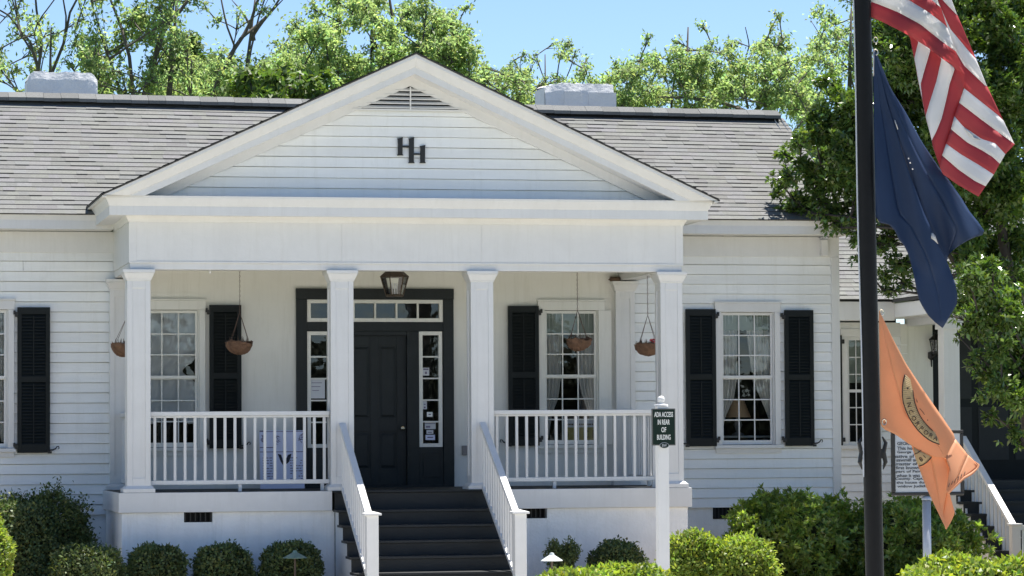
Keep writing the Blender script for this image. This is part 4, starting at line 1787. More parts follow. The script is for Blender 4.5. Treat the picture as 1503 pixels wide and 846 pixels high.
# shop card low in the right porch window
Yc = WY + .06
p, q = at(827, 617, Yc), at(877, 648, Yc)
b = MB()
b.box(p[0], q[0], Yc, Yc + .004, q[2] - .01, p[2], 0)
z0_, z1_ = q[2] + .005, q[2] + (p[2] - q[2]) * .66
b.box(p[0] + .008, q[0] - .008, Yc - .001, Yc - .0003, z0_, z1_, 1)
for ch, pxx in (('O', 831), ('N', 846), ('C', 860.5), ('R', 872.5)):
    X = at(pxx, 635, Yc)[0]
    put_text(b, ch, X, Yc - .003, (z0_ + z1_) / 2, .10, .055, .002, 2, .01)
x = p[0] + .02
while x < q[0] - .03:
    wq = rng.uniform(.012, .03)
    b.box(x, x + wq, Yc - .001, Yc - .0003, p[2] - .065, p[2] - .045, 2)
    x += wq + .008
tag(b.build('window_card', [M['paper'], M['olive'], M['olivedark']]), 'white and olive lettered card standing low in the right porch window', 'sign')

# ---------------------------------------------------------------- signs and poles in front
# access sign on a white post
SY = -8.0
pa, pb = at(956.5, 600, SY), at(991.5, 654, SY)
pc = at(973, 700, SY)
SXC = (pa[0] + pb[0]) / 2
t = thing('access_sign', (SXC, SY, GZ), 'dark green access sign on a white post with ball finial', 'sign')
b = MB()
ptop = at(973, 596, SY)[2]
hw = .054
b.box(SXC - hw, SXC + hw, SY + .012, SY + .012 + 2 * hw, GZ, ptop)
post = b.build('post', M['white'], t, bevel=.006)
b = MB()
fc = (SXC - .005, SY + .012 + hw, ptop)
b.lathe(fc, [(hw + .012, 0), (hw + .012, .014), (.02, .022), (.016, .03), (.030, .040), (.036, .058), (.033, .076), (.02, .092), (0, .098)], 18)
b.build('finial', M['white'], t, smooth=True)
b = MB()
b.box(pa[0], pb[0], SY - .004, SY + .011, pb[2], pa[2])
b.build('sign_panel', M['signgreen'], t, bevel=.002)
b = MB()
W_, H_ = pb[0] - pa[0], pa[2] - pb[2]
e = .007
for q in ((pa[0] + .003, pb[0] - .003, pa[2] - .003 - .004, pa[2] - .003), (pa[0] + .003, pb[0] - .003, pb[2] + .003, pb[2] + .007),
          (pa[0] + .003, pa[0] + .007, pb[2] + .007, pa[2] - .007), (pb[0] - .007, pb[0] - .003, pb[2] + .007, pa[2] - .007)):
    b.box(q[0], q[1], SY - .0055, SY - .0045, q[2], q[3])
b.build('border_line', M['grey'], t)
b = MB()
for txt, py, wd in (('ADA ACCESS', 608.6, 29.0), ('IN REAR', 619.8, 18.5), ('OF', 631, 7.5), ('BUILDING', 642, 21)):
    z = at(973, py, SY)[2]
    put_text(b, txt, SXC, SY - .006, z, 7.6 / 157, wd / 157, .003, 0, .012)
b.build('lettering', M['signwhite'], t)
b = MB()
oz = at(974, 654, SY)[2]
def ellipse(mb, X, Y, Z, a, c, d, n=28, mi=0):
    k = len(mb.v)
    for yy in (Y, Y + d):
        for i in range(n):
            q = 2 * math.pi * i / n
            mb.v.append((X + a * math.cos(q), yy, Z + c * math.sin(q)))
    mb.f.append(tuple(range(k + n - 1, k - 1, -1))[::-1])
    mb.mi.append(mi)
    mb.t.append(1.)
    for i in range(n):
        j = (i + 1) % n
        mb.f.append((k + i, k + j, k + n + j, k + n + i))
        mb.mi.append(mi)
        mb.t.append(1.)
ellipse(b, SXC + .003, SY - .010, oz, .046, .028, .006, mi=1)
ellipse(b, SXC + .003, SY - .0125, oz, .042, .024, .002, mi=0)
put_text(b, 'BW', SXC + .003, SY - .0145, oz, .026, .045, .002, 1, .01)
b.build('emblem', [M['signgreen'], M['galv']], t)

# historical marker
MY = -6.0
pa, pb = at(1308, 632, MY), at(1414, 727, MY)
MXC = (pa[0] + pb[0]) / 2
t = thing('historical_marker', (MXC, MY, GZ), 'pale plaque with raised text on a grey pole, partly hidden by the orange flag', 'sign')
b = MB()
b.box(pa[0] + .02, pb[0] - .02, MY - .015, MY + .015, pb[2] + .02, pa[2] - .02)
b.build('plaque', M['marker'], t)
b = MB()
for q in ((pa[0], pb[0], pa[2] - .035, pa[2]), (pa[0], pb[0], pb[2], pb[2] + .035), (pa[0], pa[0] + .035, pb[2] + .0355, pa[2] - .0355), (pb[0] - .035, pb[0], pb[2] + .0355, pa[2] - .0355)):
    b.box(q[0], q[1], MY - .028, MY + .028, q[2], q[3])
b.build('frame', M['iron'], t, bevel=.008)
b = MB()
lines = [('GEORGE', 651.5, 1317, 27), ('This house', 658.5, 1317, 35), ('George', 664.5, 1317, 22), ('native of', 670.3, 1311.5, 33), ('sawmill and', 675.6, 1315.5, 38),
         ('master of', 681.3, 1315, 34), ('first known', 687, 1315, 38), ('part of Fairf', 693, 1315, 42), ('when it was', 698.5, 1316, 37), ('County. Capt.', 703.6, 1314, 45),
         ('the house during', 709.3, 1316, 56), ('widow Judith', 714.8, 1317, 46)]
for txt, py, px0, wd in lines:
    q = at(px0, py, MY - .017)
    put_text(b, txt, q[0], MY - .018, q[2], 4.9 / 146, wd / 146, .004, 0, .012, 'LEFT')
b.build('lettering', M['markink'], t)
mc = at(1360.5, 790, MY)
b = MB()
b.tube([(mc[0], MY, GZ), (mc[0], MY, pb[2] - .04)], .045, 14)
b.lathe((mc[0], MY, pb[2]), [(.052, -.045), (.052, -.02), (.03, -.005), (0, 0)], 14)
b.build('pole', M['galv'], t, smooth=True)

# path lights
def path_light(px, py, Y, r, m, label):
    c = at(px, py, Y)
    t = thing('path_light', (c[0], Y, GZ), label, 'lamp', 'low path lights in the flower bed')
    b = MB()
    b.lathe((c[0], Y, c[2]), [(r, -.012), (r + .003, -.006), (.03, .052), (.022, .075), (0, .08)], 22)
    b.lathe((c[0], Y, c[2]), [(r - .006, -.010), (.02, .035)], 22)
    b.build('lamp_hat', M[m], t, smooth=False)
    b = MB()
    b.tube([(c[0], Y, GZ), (c[0], Y, c[2] + .03)], .013, 8)
    b.build('stake', M['bronze'], t)


path_light(433, 818, -1.06, .138, 'copper', 'green patina path light in front of the fourth round bush')
path_light(810, 822, -3.4, .118, 'lampwhite', 'sunlit path light before the loose bush right of the steps')

# flagpole
FY = -25.0
p0, p1 = at(1284, 846, FY), at(1265, 0, FY)
d_ = (p1 - p0) / (p1[2] - p0[2])
base = p0 + d_ * (GZ - p0[2])
topp = p0 + d_ * (6.2 - p0[2])
pole = thing('flagpole', tuple(base), 'black wooden flagpole leaning slightly left, carrying three flags', 'flagpole')
b = MB()
def onpole(z):
    return Vector(p0 + d_ * (z - p0[2]))
b.tube([onpole(z) for z in np.linspace(GZ, 6.2, 24)], [.0392 - .0035 * i / 23 for i in range(24)], 20)
b.build('shaft', M['pole'], pole, smooth=True)
b = MB()
b.lathe(tuple(onpole(6.2)), [(.03, 0), (.05, .03), (.06, .06), (.05, .09), (0, .11)], 14)
b.build('truck', M['brass'], pole, smooth=True)
for sgn in (-1, 1):
    zc = at(1280, 668, FY)[2]
    c = onpole(zc)
    b = MB()
    X = c.x + sgn * .044
    b.tube([(X, FY - .005, zc + .075), (X + sgn * .014, FY - .006, zc + .05), (X + sgn * .004, FY - .006, zc + .01), (X + sgn * .012, FY - .006, zc - .03), (X + sgn * .002, FY - .006, zc - .06)], [.003, .008, .010, .009, .002], 7)
    b.box(min(X - sgn * .012, X + sgn * .004), max(X - sgn * .012, X + sgn * .004), FY - .012, FY + .008, zc - .015, zc + .025)
    b.build('cleat', M['iron'], pole)
b = MB()
zs_ = np.linspace(at(1280, 700, FY)[2], 6.1, 30)
b.tube([onpole(z) + Vector((-.0415 - .002 * math.sin(z * 5), -.012, 0)) for z in zs_], .0032, 5)
b.build('halyard', M['paper'], pole)

# ---------------------------------------------------------------- flags
def resamp(poly, n):
    P = np.array(poly, float)
    d = np.r_[0, np.cumsum(np.hypot(*(P[1:] - P[:-1]).T))]
    t = np.linspace(0, d[-1], n)
    return np.stack([np.interp(t, d, P[:, 0]), np.interp(t, d, P[:, 1])], 1)


def loft(mb, lines, mats_, dfun, n=22, sub=3):
    """strips of cloth between successive fold/stripe lines (pixel polylines), depth from dfun"""
    R = [resamp(l, n) for l in lines]
    for s in range(len(R) - 1):
        rows = [R[s] + (R[s + 1] - R[s]) * j / sub for j in range(sub + 1)]
        k = len(mb.v)
        for r in rows:
            for (x, y) in r:
                mb.v.append(tuple(at(x, y, FY + dfun(x, y))))
        for j in range(sub):
            for i in range(n - 1):
                mb.f.append((k + j * n + i, k + j * n + i + 1, k + (j + 1) * n + i + 1, k + (j + 1) * n + i))
                mb.mi.append(mats_[s])
                mb.t.append(1.)


def finish_flag(mb, name, mats_, label):
    o = mb.build(name, mats_, smooth=True, solid=.0016)
    me = o.data
    return tag(o, label, 'flag', 'flags hanging from the black pole')


# striped flag (front drape A, under-fold C, right panel B)
b = MB()
A = [
    [(1278.5, -150), (1300, -150), (1325, -135), (1345, -112)],
    [(1278.5, -120), (1300, -116), (1330, -98), (1353, -72)],
    [(1278.5, -96), (1303, -88), (1335, -68), (1360, -42)],
    [(1278.5, -72), (1304, -62), (1338, -42), (1368, -18)],
    [(1278.5, -48), (1305, -37), (1340, -18), (1367, 0), (1381, 11.5)],
    [(1278.5, -24), (1305, -14), (1333.5, 0), (1363.7, 18.6), (1388.5, 38), (1391, 41.6)],
    [(1278.5, 2.7), (1293, 8), (1319, 18.6), (1351, 36), (1381, 60), (1395, 70), (1402.5, 75.3)],
    [(1278.5, 25), (1298, 33.7), (1316, 42.5), (1328, 49), (1347.7, 61), (1366, 72.7), (1382, 86), (1395, 94), (1401.6, 101), (1416.4, 110)]]
fA = lambda x, y: -.018 - .05 * ((x - 1278) / 135.) + .016 * math.sin((x * .75 + y) / 13.) * min(1, (x - 1278) / 40.)
loft(b, A, [0, 1, 0, 1, 0, 1, 0], fA)
C_ = [
    [(1329, 48), (1335, 53), (1341.5, 85), (1348.6, 122), (1354, 147), (1358, 168), (1367, 204), (1370, 218), (1379, 243.6)],
    [(1345, 58), (1347.7, 61), (1341.8, 86), (1348.7, 123), (1354.1, 148), (1358.1, 169), (1367.1, 204.5), (1370.1, 218.5), (1379, 243.7)],
    [(1364, 71), (1366, 72.7), (1358, 99), (1351, 124), (1354.2, 149), (1358.2, 170), (1367.2, 205), (1370.2, 219), (1379, 243.8)],
    [(1380, 84), (1382, 86), (1374, 120.5), (1364.5, 150), (1358.4, 171), (1367.3, 205.5), (1370.3, 219.5), (1379, 243.9)],
    [(1400, 99), (1401.6, 101), (1393.7, 124), (1388, 150), (1382, 174), (1374, 194), (1367.5, 206), (1370.5, 220), (1379.1, 244)],
    [(1415, 108), (1416.4, 110), (1414, 132), (1408, 151), (1401, 171), (1396, 190), (1389, 211), (1383, 228.5), (1379.2, 244.1)]]
fC = lambda x, y: -.020 + .0005 * (1400 - x) - .012 * math.sin((x * .5 - y * .25) / 9.)
loft(b, C_, [0, 1, 0, 1, 0], fC, n=40, sub=3)
B_ = [
    [(1348, -112), (1360, -98), (1375, -75)],
    [(1355, -72), (1372, -52), (1384, -38)],
    [(1362, -42), (1380, -22), (1393, -10)],
    [(1370, -18), (1383, 0), (1402.5, 20.4), (1405.5, 23)],
    [(1381, 11.5), (1394.6, 42.5), (1422, 75.3), (1432.7, 87)],
    [(1403, 76), (1415, 96.6), (1446.8, 126.7), (1449, 127)],
    [(1415.4, 130), (1464.6, 169), (1472.7, 177)],
    [(1408, 151), (1440.5, 176), (1489.5, 212)],
    [(1401, 171), (1414, 186), (1440.5, 204), (1460.6, 210.4), (1475.7, 226.5)],
    [(1396, 190), (1420.4, 210), (1440.5, 220.5), (1456.6, 230.5), (1467.6, 240.6)],
    [(1389, 211.4), (1410, 226.5), (1440.5, 244.6), (1458.6, 256.6)],
    [(1383, 228.5), (1406, 248.6), (1430.5, 265.7), (1446.5, 273.7)],
    [(1379, 243.6), (1384, 255.6), (1406.3, 271.7), (1436.5, 288.8)]]
fB = lambda x, y: -.015 + .05 * max(0, (x - 1380) / 110.) - .0002 * max(0, y - 130) + .012 * math.sin((x + y * .5) / 15.)
loft(b, B_, [1, 0, 1, 0, 1, 0, 1, 0, 1, 0, 1, 0], fB)
# grey hem of the reverse side showing in the fold
for tri in ([(1414.5, 186.5), (1418, 192), (1422, 198), (1430, 204), (1440, 206), (1431, 199), (1422, 192)],):
    b.face([tuple(at(x, y, FY + fB(x, y) - .004)) for x, y in tri], 2)
finish_flag(b, 'striped_flag', [M['usred'], M['uswhite'], M['galv']], 'red and white striped flag folded over itself at the top of the pole')

# navy flag
b = MB()
L = [(1281, 72), (1283, 200), (1285.6, 326), (1310, 331), (1318, 350), (1331, 366), (1339, 394), (1348, 438.6), (1356, 454), (1366, 468.5), (1383, 481.5)]
Rr = [(1283, 72), (1302, 150), (1330, 240), (1355, 310), (1369, 342), (1377, 358), (1389.6, 384), (1402.6, 418), (1405, 431), (1405, 446), (1397, 459), (1384, 481)]
Mid = [((0.5 * a + .5 * c), (0.5 * d + .5 * e)) for (a, d), (c, e) in zip(resamp(L, 30), resamp(Rr, 30))]
fN = lambda x, y: -.03 + .018 * math.sin((x * 1.1 - y * .22) / 9.5) * min(1, max(0, (y - 90) / 80.)) * (0.4 if y > 400 else 1)
loft(b, [L, Mid, Rr], [0, 0], fN, n=34, sub=7)
Gq = [(1283, 70), (1307, 130), (1329.6, 166), (1352, 207.5), (1375, 241.6), (1392, 264), (1412, 292.6), (1421, 308.6), (1436, 327), (1447.5, 343.7), (1426, 350), (1405, 362), (1392, 374)]
fG = lambda x, y: fN(x, y) + .0 + .030 * max(0, (x - 1300) / 100.) + .02 * math.sin((x - y * .6) / 14.)
def fG2(x, y):
    return max(fN(x, y) + .006, fG(x, y) + .012)
loft(b, [Rr[:7], resamp([(a * .5 + c * .5, d * .5 + e * .5) for (a, d), (c, e) in zip(resamp(Rr[:7], 30), resamp(Gq, 30))], 30), Gq], [0, 0], fG2, n=34, sub=6)
def npatch(pts, mi):
    b.face([tuple(at(x, y, FY + fN(x, y) - .005)) for x, y in pts], mi)
npatch([(1312.3, 176), (1314, 177), (1318.4, 190), (1317.2, 190.6)], 1)
for x, y in ((1333.5, 233), (1336, 239.4), (1339.5, 248.6)):
    npatch([(x - 1.2, y - .8), (x + .4, y - 1.2), (x + 1.4, y + .8), (x - .4, y + 1.2)], 1)
npatch([(1367.5, 342), (1369.8, 342.6), (1373, 347), (1377, 358.5), (1372, 353.5), (1367, 350)], 1)
npatch([(1281.4, 77), (1283, 77), (1282.8, 112), (1281.4, 112)], 1)
finish_flag(b, 'navy_flag', [M['navy'], M['uswhite']], 'dark blue flag drooping to a point below the striped flag')

# orange flag with a seal
b = MB()
OL = [(1290, 457), (1291, 540), (1292, 623), (1296, 630), (1306, 634), (1313.7, 637.5), (1338, 654.7), (1356, 665), (1372, 671), (1388, 672.5)]
OR = [(1290.4, 456), (1310, 497), (1329, 533), (1354, 571), (1379, 607), (1399, 636), (1402, 645), (1396, 656), (1388.5, 672)]
fO = lambda x, y: -.03 + .016 * math.sin((x * 1.0 - y * .55) / 17. + 1.2) * min(1, (x - 1288) / 25.) - .00022 * (x - 1290)
OM = [((a + c) / 2, (d + e) / 2) for (a, d), (c, e) in zip(resamp(OL, 40), resamp(OR, 40))]
loft(b, [OL, OM, OR], [0, 0], fO, n=40, sub=8)
fN2 = lambda x, y: fO(x, y) + .0002 * (x - 1388) - .0011 * (y - 668)
loft(b, [[(1402, 645), (1395, 658), (1388, 672.5), (1394, 689), (1391, 706), (1388.5, 724)],
         [(1420.5, 668), (1416, 678), (1411, 690), (1407, 700), (1402, 708), (1391, 723.5)],
         [(1431, 678), (1434, 682), (1434, 687), (1425, 694), (1414.4, 700), (1392, 723)]], [0, 0], fN2, n=20, sub=5)
loft(b, [[(1430, 677), (1434, 682), (1434, 687), (1425, 694), (1414.4, 700), (1392, 723)],
         [(1431, 677.5), (1437.5, 682), (1437, 687), (1427, 697), (1415.5, 703.5), (1391, 727)]], [0], lambda x, y: fN2(x, y) - .006, n=20, sub=2)
fP = lambda x, y: fO(x, y) + .014 - .0003 * max(0, y - 680)
loft(b, [[(1338, 654), (1340, 662), (1346.7, 682), (1359.5, 716), (1372, 742.6), (1388, 776)],
         [(1362, 664), (1368, 680), (1372, 700), (1377, 725), (1380, 745), (1388.5, 776)],
         [(1388, 671), (1394, 689), (1391, 715), (1386, 740), (1384, 753), (1389, 777)]], [0, 0], fP, n=24, sub=5)
loft(b, [[(1391, 716), (1386, 740), (1384, 748), (1382, 758.6), (1388, 777)],
         [(1393, 722), (1401, 750.6), (1401.5, 754), (1396, 766), (1389, 777.5)]], [0], lambda x, y: fP(x, y) + .012, n=16, sub=4)
def opatch(pts, mi, f=fO, up=.004):
    b.face([tuple(at(x, y, FY + f(x, y) - up)) for x, y in pts], mi)
outer = [(1328.5, 550), (1325.8, 559), (1324.6, 568), (1324.4, 581.6), (1326, 592), (1329.3, 602), (1334, 612.5), (1340.5, 623), (1347.5, 632), (1355.6, 640), (1362, 645), (1369, 649), (1379, 652.5)]
inner = [(1336, 557), (1338, 566), (1340, 574), (1341, 582), (1342.6, 591), (1346, 601), (1350, 610), (1354.5, 617), (1359.4, 623), (1364, 628), (1369, 632), (1373, 636), (1377, 645)]
ro, ri = resamp(outer, 40), resamp(inner, 40)
for i in range(39):
    opatch([ro[i], ro[i + 1], ri[i + 1], ri[i]], 1, up=.003)
def stroke(poly, wpx, f=fO, up=.005, n=40):
    R = resamp(poly, n)
    T = np.gradient(R, axis=0)
    T /= np.hypot(T[:, 0], T[:, 1])[:, None]
    N = np.stack([-T[:, 1], T[:, 0]], 1) * wpx / 2
    for i in range(n - 1):
        b.face([tuple(at(x, y, FY + f(x, y) - up)) for x, y in (R[i] - N[i], R[i + 1] - N[i + 1], R[i + 1] + N[i + 1], R[i] + N[i])], 2)
stroke(outer, 1.5)
stroke([(1340, 573), (1341, 582), (1342.6, 591), (1346, 601), (1350, 610), (1354.5, 617), (1359.4, 623), (1364, 628), (1369, 632.5)], 1.3)
opatch([(1332.4 + 1.3 * math.cos(a), 570.4 + 1.6 * math.sin(a)) for a in np.linspace(0, 5.6, 9)], 2, up=.006)
opatch([(1344.6, 585), (1347.5, 591.8), (1345.8, 590)], 2, up=.006)
stroke([(1350, 600), (1354, 604), (1357, 609)], .7, up=.006, n=6)
stroke([(1361.5, 616), (1362, 618)], .9, up=.006, n=4)
def letter(ch, cx_, cy_, ang, h, wmax=None, f=fO, up=.007):
    vv, ff = glyph_mesh(ch, 1, 0.0, .004)
    ys = [v[1] for v in vv]
    xs = [v[0] for v in vv]
    s_ = h / (max(ys) - min(ys))
    sx = s_ if not wmax else min(s_, wmax / (max(xs) - min(xs)))
    mx_, my_ = (max(xs) + min(xs)) / 2, (max(ys) + min(ys)) / 2
    ca, sa = math.cos(rad(ang)), math.sin(rad(ang))
    k = len(b.v)
    for v in vv:
        lx, ly = (v[0] - mx_) * sx, -(v[1] - my_) * s_
        x, y = cx_ + lx * ca - ly * sa, cy_ + lx * sa + ly * ca
        b.v.append(tuple(at(x, y, FY + f(x, y) - up)))
    for q in ff:
        b.f.append(tuple(k + i for i in q))
        b.mi.append(2)
        b.t.append(1.)
for ch, x, y, a in (('I', 1333.5, 585, 82), ('N', 1334.6, 594.5, 76), ('C', 1337, 605, 67), ('O', 1341.4, 614.4, 60), ('R', 1346.8, 622.4, 53), ('P', 1352.6, 629.3, 46), ('O', 1359.2, 635.2, 38), ('R', 1366.5, 640, 30), ('A', 1373.4, 643.6, 24)):
    letter(ch, x, y, a, 6.6, 7.4)
opatch([(1340.5, 656.5), (1352, 663), (1368, 670.8), (1361, 679), (1351, 684.8), (1346, 681)], 1, fP, .018)
stroke([(1342.4, 666.5), (1347, 665), (1352, 661.5)], 1.3, fP, .020, 8)
stroke([(1348.8, 684.6), (1354, 683), (1361, 678.5), (1367.3, 671.5)], 1.5, fP, .020, 12)
letter('8', 1351.8, 674.4, -38, 7.0, None, fP, .021)
letter('1', 1357.0, 670.6, -42, 5.2, None, fP, .021)
# ghosted strokes showing through the hem
for i in range(6):
    x, y = 1393 + i * 4.6, 712 - i * 3.4
    stroke([(x - 1.2, y + 3), (x + .8, y - 2.5)], .8, fN2, .004, 3)
finish_flag(b, 'orange_flag', [M['orange'], M['tan'], M['sealink']], 'orange flag with a lettered tan seal hanging lowest on the pole')

for y in (60, 78, 322, 459, 620):
    z = at(1285, y, FY)[2]
    c = onpole(z)
    b = MB()
    ring = [(c.x + .039 + .007 + .009 * math.cos(a), FY - .03, z + .012 * math.sin(a)) for a in np.linspace(0, 2 * math.pi, 13)]
    b.tube(ring, .0022, 5, cap=False)
    b.build('snap_hook', M['brass'], pole)

# ---------------------------------------------------------------- vegetation
def leaf_mesh(name, P, A, Nn, L, Wd, tint, m, parent=None, quad=False):
    """many small folded leaves: base points P, axes A, normals Nn"""
    n = len(P)
    A = A / np.linalg.norm(A, axis=1)[:, None]
    Sd = np.cross(A, Nn)
    Sd /= np.linalg.norm(Sd, axis=1)[:, None] + 1e-9
    Nn = np.cross(Sd, A)
    L = np.broadcast_to(L, (n,))[:, None]
    Wd = np.broadcast_to(Wd, (n,))[:, None]
    V = np.empty((n, 4, 3))
    V[:, 0] = P
    V[:, 1] = P + A * L * .45 + Sd * Wd * .5 + Nn * Wd * .18
    V[:, 2] = P + A * L - Nn * L * .12
    V[:, 3] = P + A * L * .45 - Sd * Wd * .5 + Nn * Wd * .18
    org = np.array(ORG[parent.name]) if parent else np.zeros(3)
    V = (V - org).reshape(-1, 3)
    me = bpy.data.meshes.new(name)
    me.vertices.add(4 * n)
    me.vertices.foreach_set('co', V.ravel())
    me.loops.add(4 * n)
    me.loops.foreach_set('vertex_index', np.arange(4 * n, dtype=np.int32))
    me.polygons.add(n)
    me.polygons.foreach_set('loop_start', np.arange(0, 4 * n, 4, dtype=np.int32))
    me.update(calc_edges=True)
    a = me.attributes.new('tint', 'FLOAT_COLOR', 'FACE')
    col = np.ones((n, 4), dtype=np.float32)
    col[:, :3] = tint
    a.data.foreach_set('color', col.ravel())
    me.materials.append(m)
    me.validate()
    o = bpy.data.objects.new(name, me)
    COL.objects.link(o)
    if parent:
        o.parent = parent
    ORG[o.name] = Vector(org)
    return o


def rand_unit(n):
    v = npr.normal(size=(n, 3))
    return v / np.linalg.norm(v, axis=1)[:, None]


def tints(n, var=.22, yellow=.10):
    base = np.clip(npr.normal(1, var, n), .45, 1.7)[:, None]
    t = np.repeat(base, 3, 1)
    yv = npr.normal(0, yellow, n)
    t[:, 0] *= 1 + yv
    t[:, 2] *= 1 - yv * .7
    return np.clip(t, .2, 2.2)


def bezier(p0, p1, bend, n=6):
    p0, p1 = Vector(p0), Vector(p1)
    m = (p0 + p1) / 2 + Vector(bend)
    return [p0 * (1 - t) ** 2 + m * 2 * t * (1 - t) + p1 * t * t for t in [i / (n - 1) for i in range(n)]]


def make_tree(label, base, trunk_top, clumps, leafm, barkm, nleaf, L, Wd, r_trunk, whorl=0, bare=(), name='tree', group=None, flat=.8, limbs=()):
    """trunk from base up to trunk_top, limbs to every clump (x, y, z, r); leaves on twigs through each clump"""
    t = thing(name, tuple(base), label, 'tree', group)
    tb = MB()
    path = bezier(base, trunk_top, (rng.uniform(-.3, .3), rng.uniform(-.2, .2), 0), 9)
    R = [r_trunk * (1 - .93 * i / 8) for i in range(9)]
    R[0] *= 1.25
    tb.tube(path, R, 10)
    tb.build('trunk', barkm, t, smooth=True)
    lb = MB()
    P_, A_, N_, T_ = [], [], [], []
    prev_tips = []
    for (cx_, cy_, cz_, cr) in clumps:
        # attach: the lower trunk/limb point nearest below
        c = Vector((cx_, cy_, cz_))
        f = min(1, max(.25, .3 + .7 * (cz_ - base[2]) / max(.1, trunk_top[2] - base[2]) - .25))
        i = min(8, int(f * 8))
        cand = [(path[i], R[i] * .55)] + [(q, rr) for q, rr in prev_tips if q.z < cz_ - .1]
        q, rr = min(cand, key=lambda a: (a[0] - c).length + .25 * a[1] + 2 * max(0, cz_ - a[0].z - 1.0))
        d = (c - q).length
        pts = bezier(q, c, (rng.uniform(-.12, .12) * d, rng.uniform(-.12, .12) * d, rng.uniform(-.02, .16) * d), 7)
        r1 = max(.012, min(rr * .9, .028 * d + .012))
        lb.tube(pts, [r1 + (0.010 - r1) * (k / 6) for k in range(7)], 6)
        prev_tips.append((pts[4], r1 * .6))
        prev_tips.append((pts[6], .014))
        ntw = max(6, int(9 * cr / .6))
        nl = int(nleaf * LEAFK * (cr / .6) ** 2)
        tips = []
        for k in range(ntw):
            u = rand_unit(1)[0]
            u[2] = u[2] * flat
            e = np.array(c) + u * cr * rng.uniform(.55, 1.0)
            s0 = pts[rng.choice([3, 4, 5, 6])]
            tw = bezier(s0, e, (rng.uniform(-.1, .1) * cr, rng.uniform(-.1, .1) * cr, .1 * cr), 4)
            lb.tube(tw, [.010, .008, .006, .003], 4, cap=False)
            tips.append((np.array(tw[1]), np.array(tw[2]), e))
        if nl <= 0:
            continue
        tips = np.array(tips)
        pick = npr.integers(0, len(tips), nl)
        ff = npr.random(nl)[:, None] ** .7
        seg = tips[pick]
        pos = np.where(ff < .5, seg[:, 0] + (seg[:, 1] - seg[:, 0]) * ff * 2, seg[:, 1] + (seg[:, 2] - seg[:, 1]) * (ff * 2 - 1))
        pos = pos + npr.normal(0, .14 * cr + .02, (nl, 3))
        if whorl:
            # rosettes: several leaves spring from one point
            nr = nl // whorl
            pos = np.repeat(pos[:nr], whorl, 0)
            out = pos - np.array(c)
            out = out / (np.linalg.norm(out, axis=1)[:, None] + 1e-6) + np.array([0, 0, .5])
            ax = rand_unit(len(pos)) + out * .6
        else:
            ax = rand_unit(len(pos)) + np.array([0, 0, -.25])
        nn = rand_unit(len(pos)) * .8 + np.array([0, 0, .9])
        P_.append(pos)
        A_.append(ax)
        N_.append(nn)
        tt = tints(len(pos))
        tt *= npr.uniform(.82, 1.2)
        T_.append(tt)
    for (pl, r0, r1) in limbs:
        if pl[-1][1] < 5:
            (xa_, ya_), (xb_, yb_) = pl[-2], pl[-1]
            sl_ = max(-.8, min(.8, (xb_ - xa_) / max(8, ya_ - yb_)))
            pl = pl + [(xb_ + sl_ * 55, -70), (xb_ + sl_ * 70, -130)]
            r1 = .012
        R_ = resamp(pl, 14)
        q = [at(x, y, base[1] - .3 + .25 * math.sin(x * .05 + y * .02)) for x, y in R_]
        lb.tube(q, [.42 * (r0 + (r1 - r0) * k / 13) for k in range(14)], 8)
    for (q0, q1, rr) in bare:
        lb.tube(bezier(q0, q1, (rng.uniform(-.2, .2), 0, rng.uniform(-.1, .2)), 6), [rr, rr * .8, rr * .6, rr * .45, rr * .3, rr * .15], 5)
    lb.build('limbs', barkm, t, smooth=True)
    P_ = np.concatenate(P_)
    n = len(P_)
    leaf_mesh('crown', P_, np.concatenate(A_), np.concatenate(N_), L * npr.uniform(.7, 1.25, n), Wd * npr.uniform(.7, 1.25, n), np.concatenate(T_), leafm, t)
    return t


def px_clumps(spec, Y, jit=.6):
    out = []
    for (x, y, r) in spec:
        yy = Y + rng.uniform(-jit, jit)
        c = at(x, y, yy)
        out.append((c[0], yy, c[2], r * (yy - CP[1]) / F_PX))
    return out


def fill_env(Y, x0, x1, ytop, ybot, n, r0, r1, jit=1.5, skip=0.0):
    """random clumps in a px region whose top edge is the polyline ytop [(x, y)...]"""
    out = []
    xs = [p[0] for p in ytop]
    ys = [p[1] for p in ytop]
    for i in range(n):
        x = rng.uniform(x0, x1)
        t_ = np.interp(x, xs, ys)
        r = rng.uniform(r0, r1)
        y = t_ + r * .8 + rng.random() ** .95 * max(5, (ybot - t_ - r))
        out.append((x, y, r))
    return px_clumps(out, Y, jit)


def tree_at(px, pyt, Y, **k):
    g = at(px, 640, Y)
    top = at(k.pop('topx', px), pyt, Y)
    return (g[0], Y, GZ), (top[0], Y, top[2])


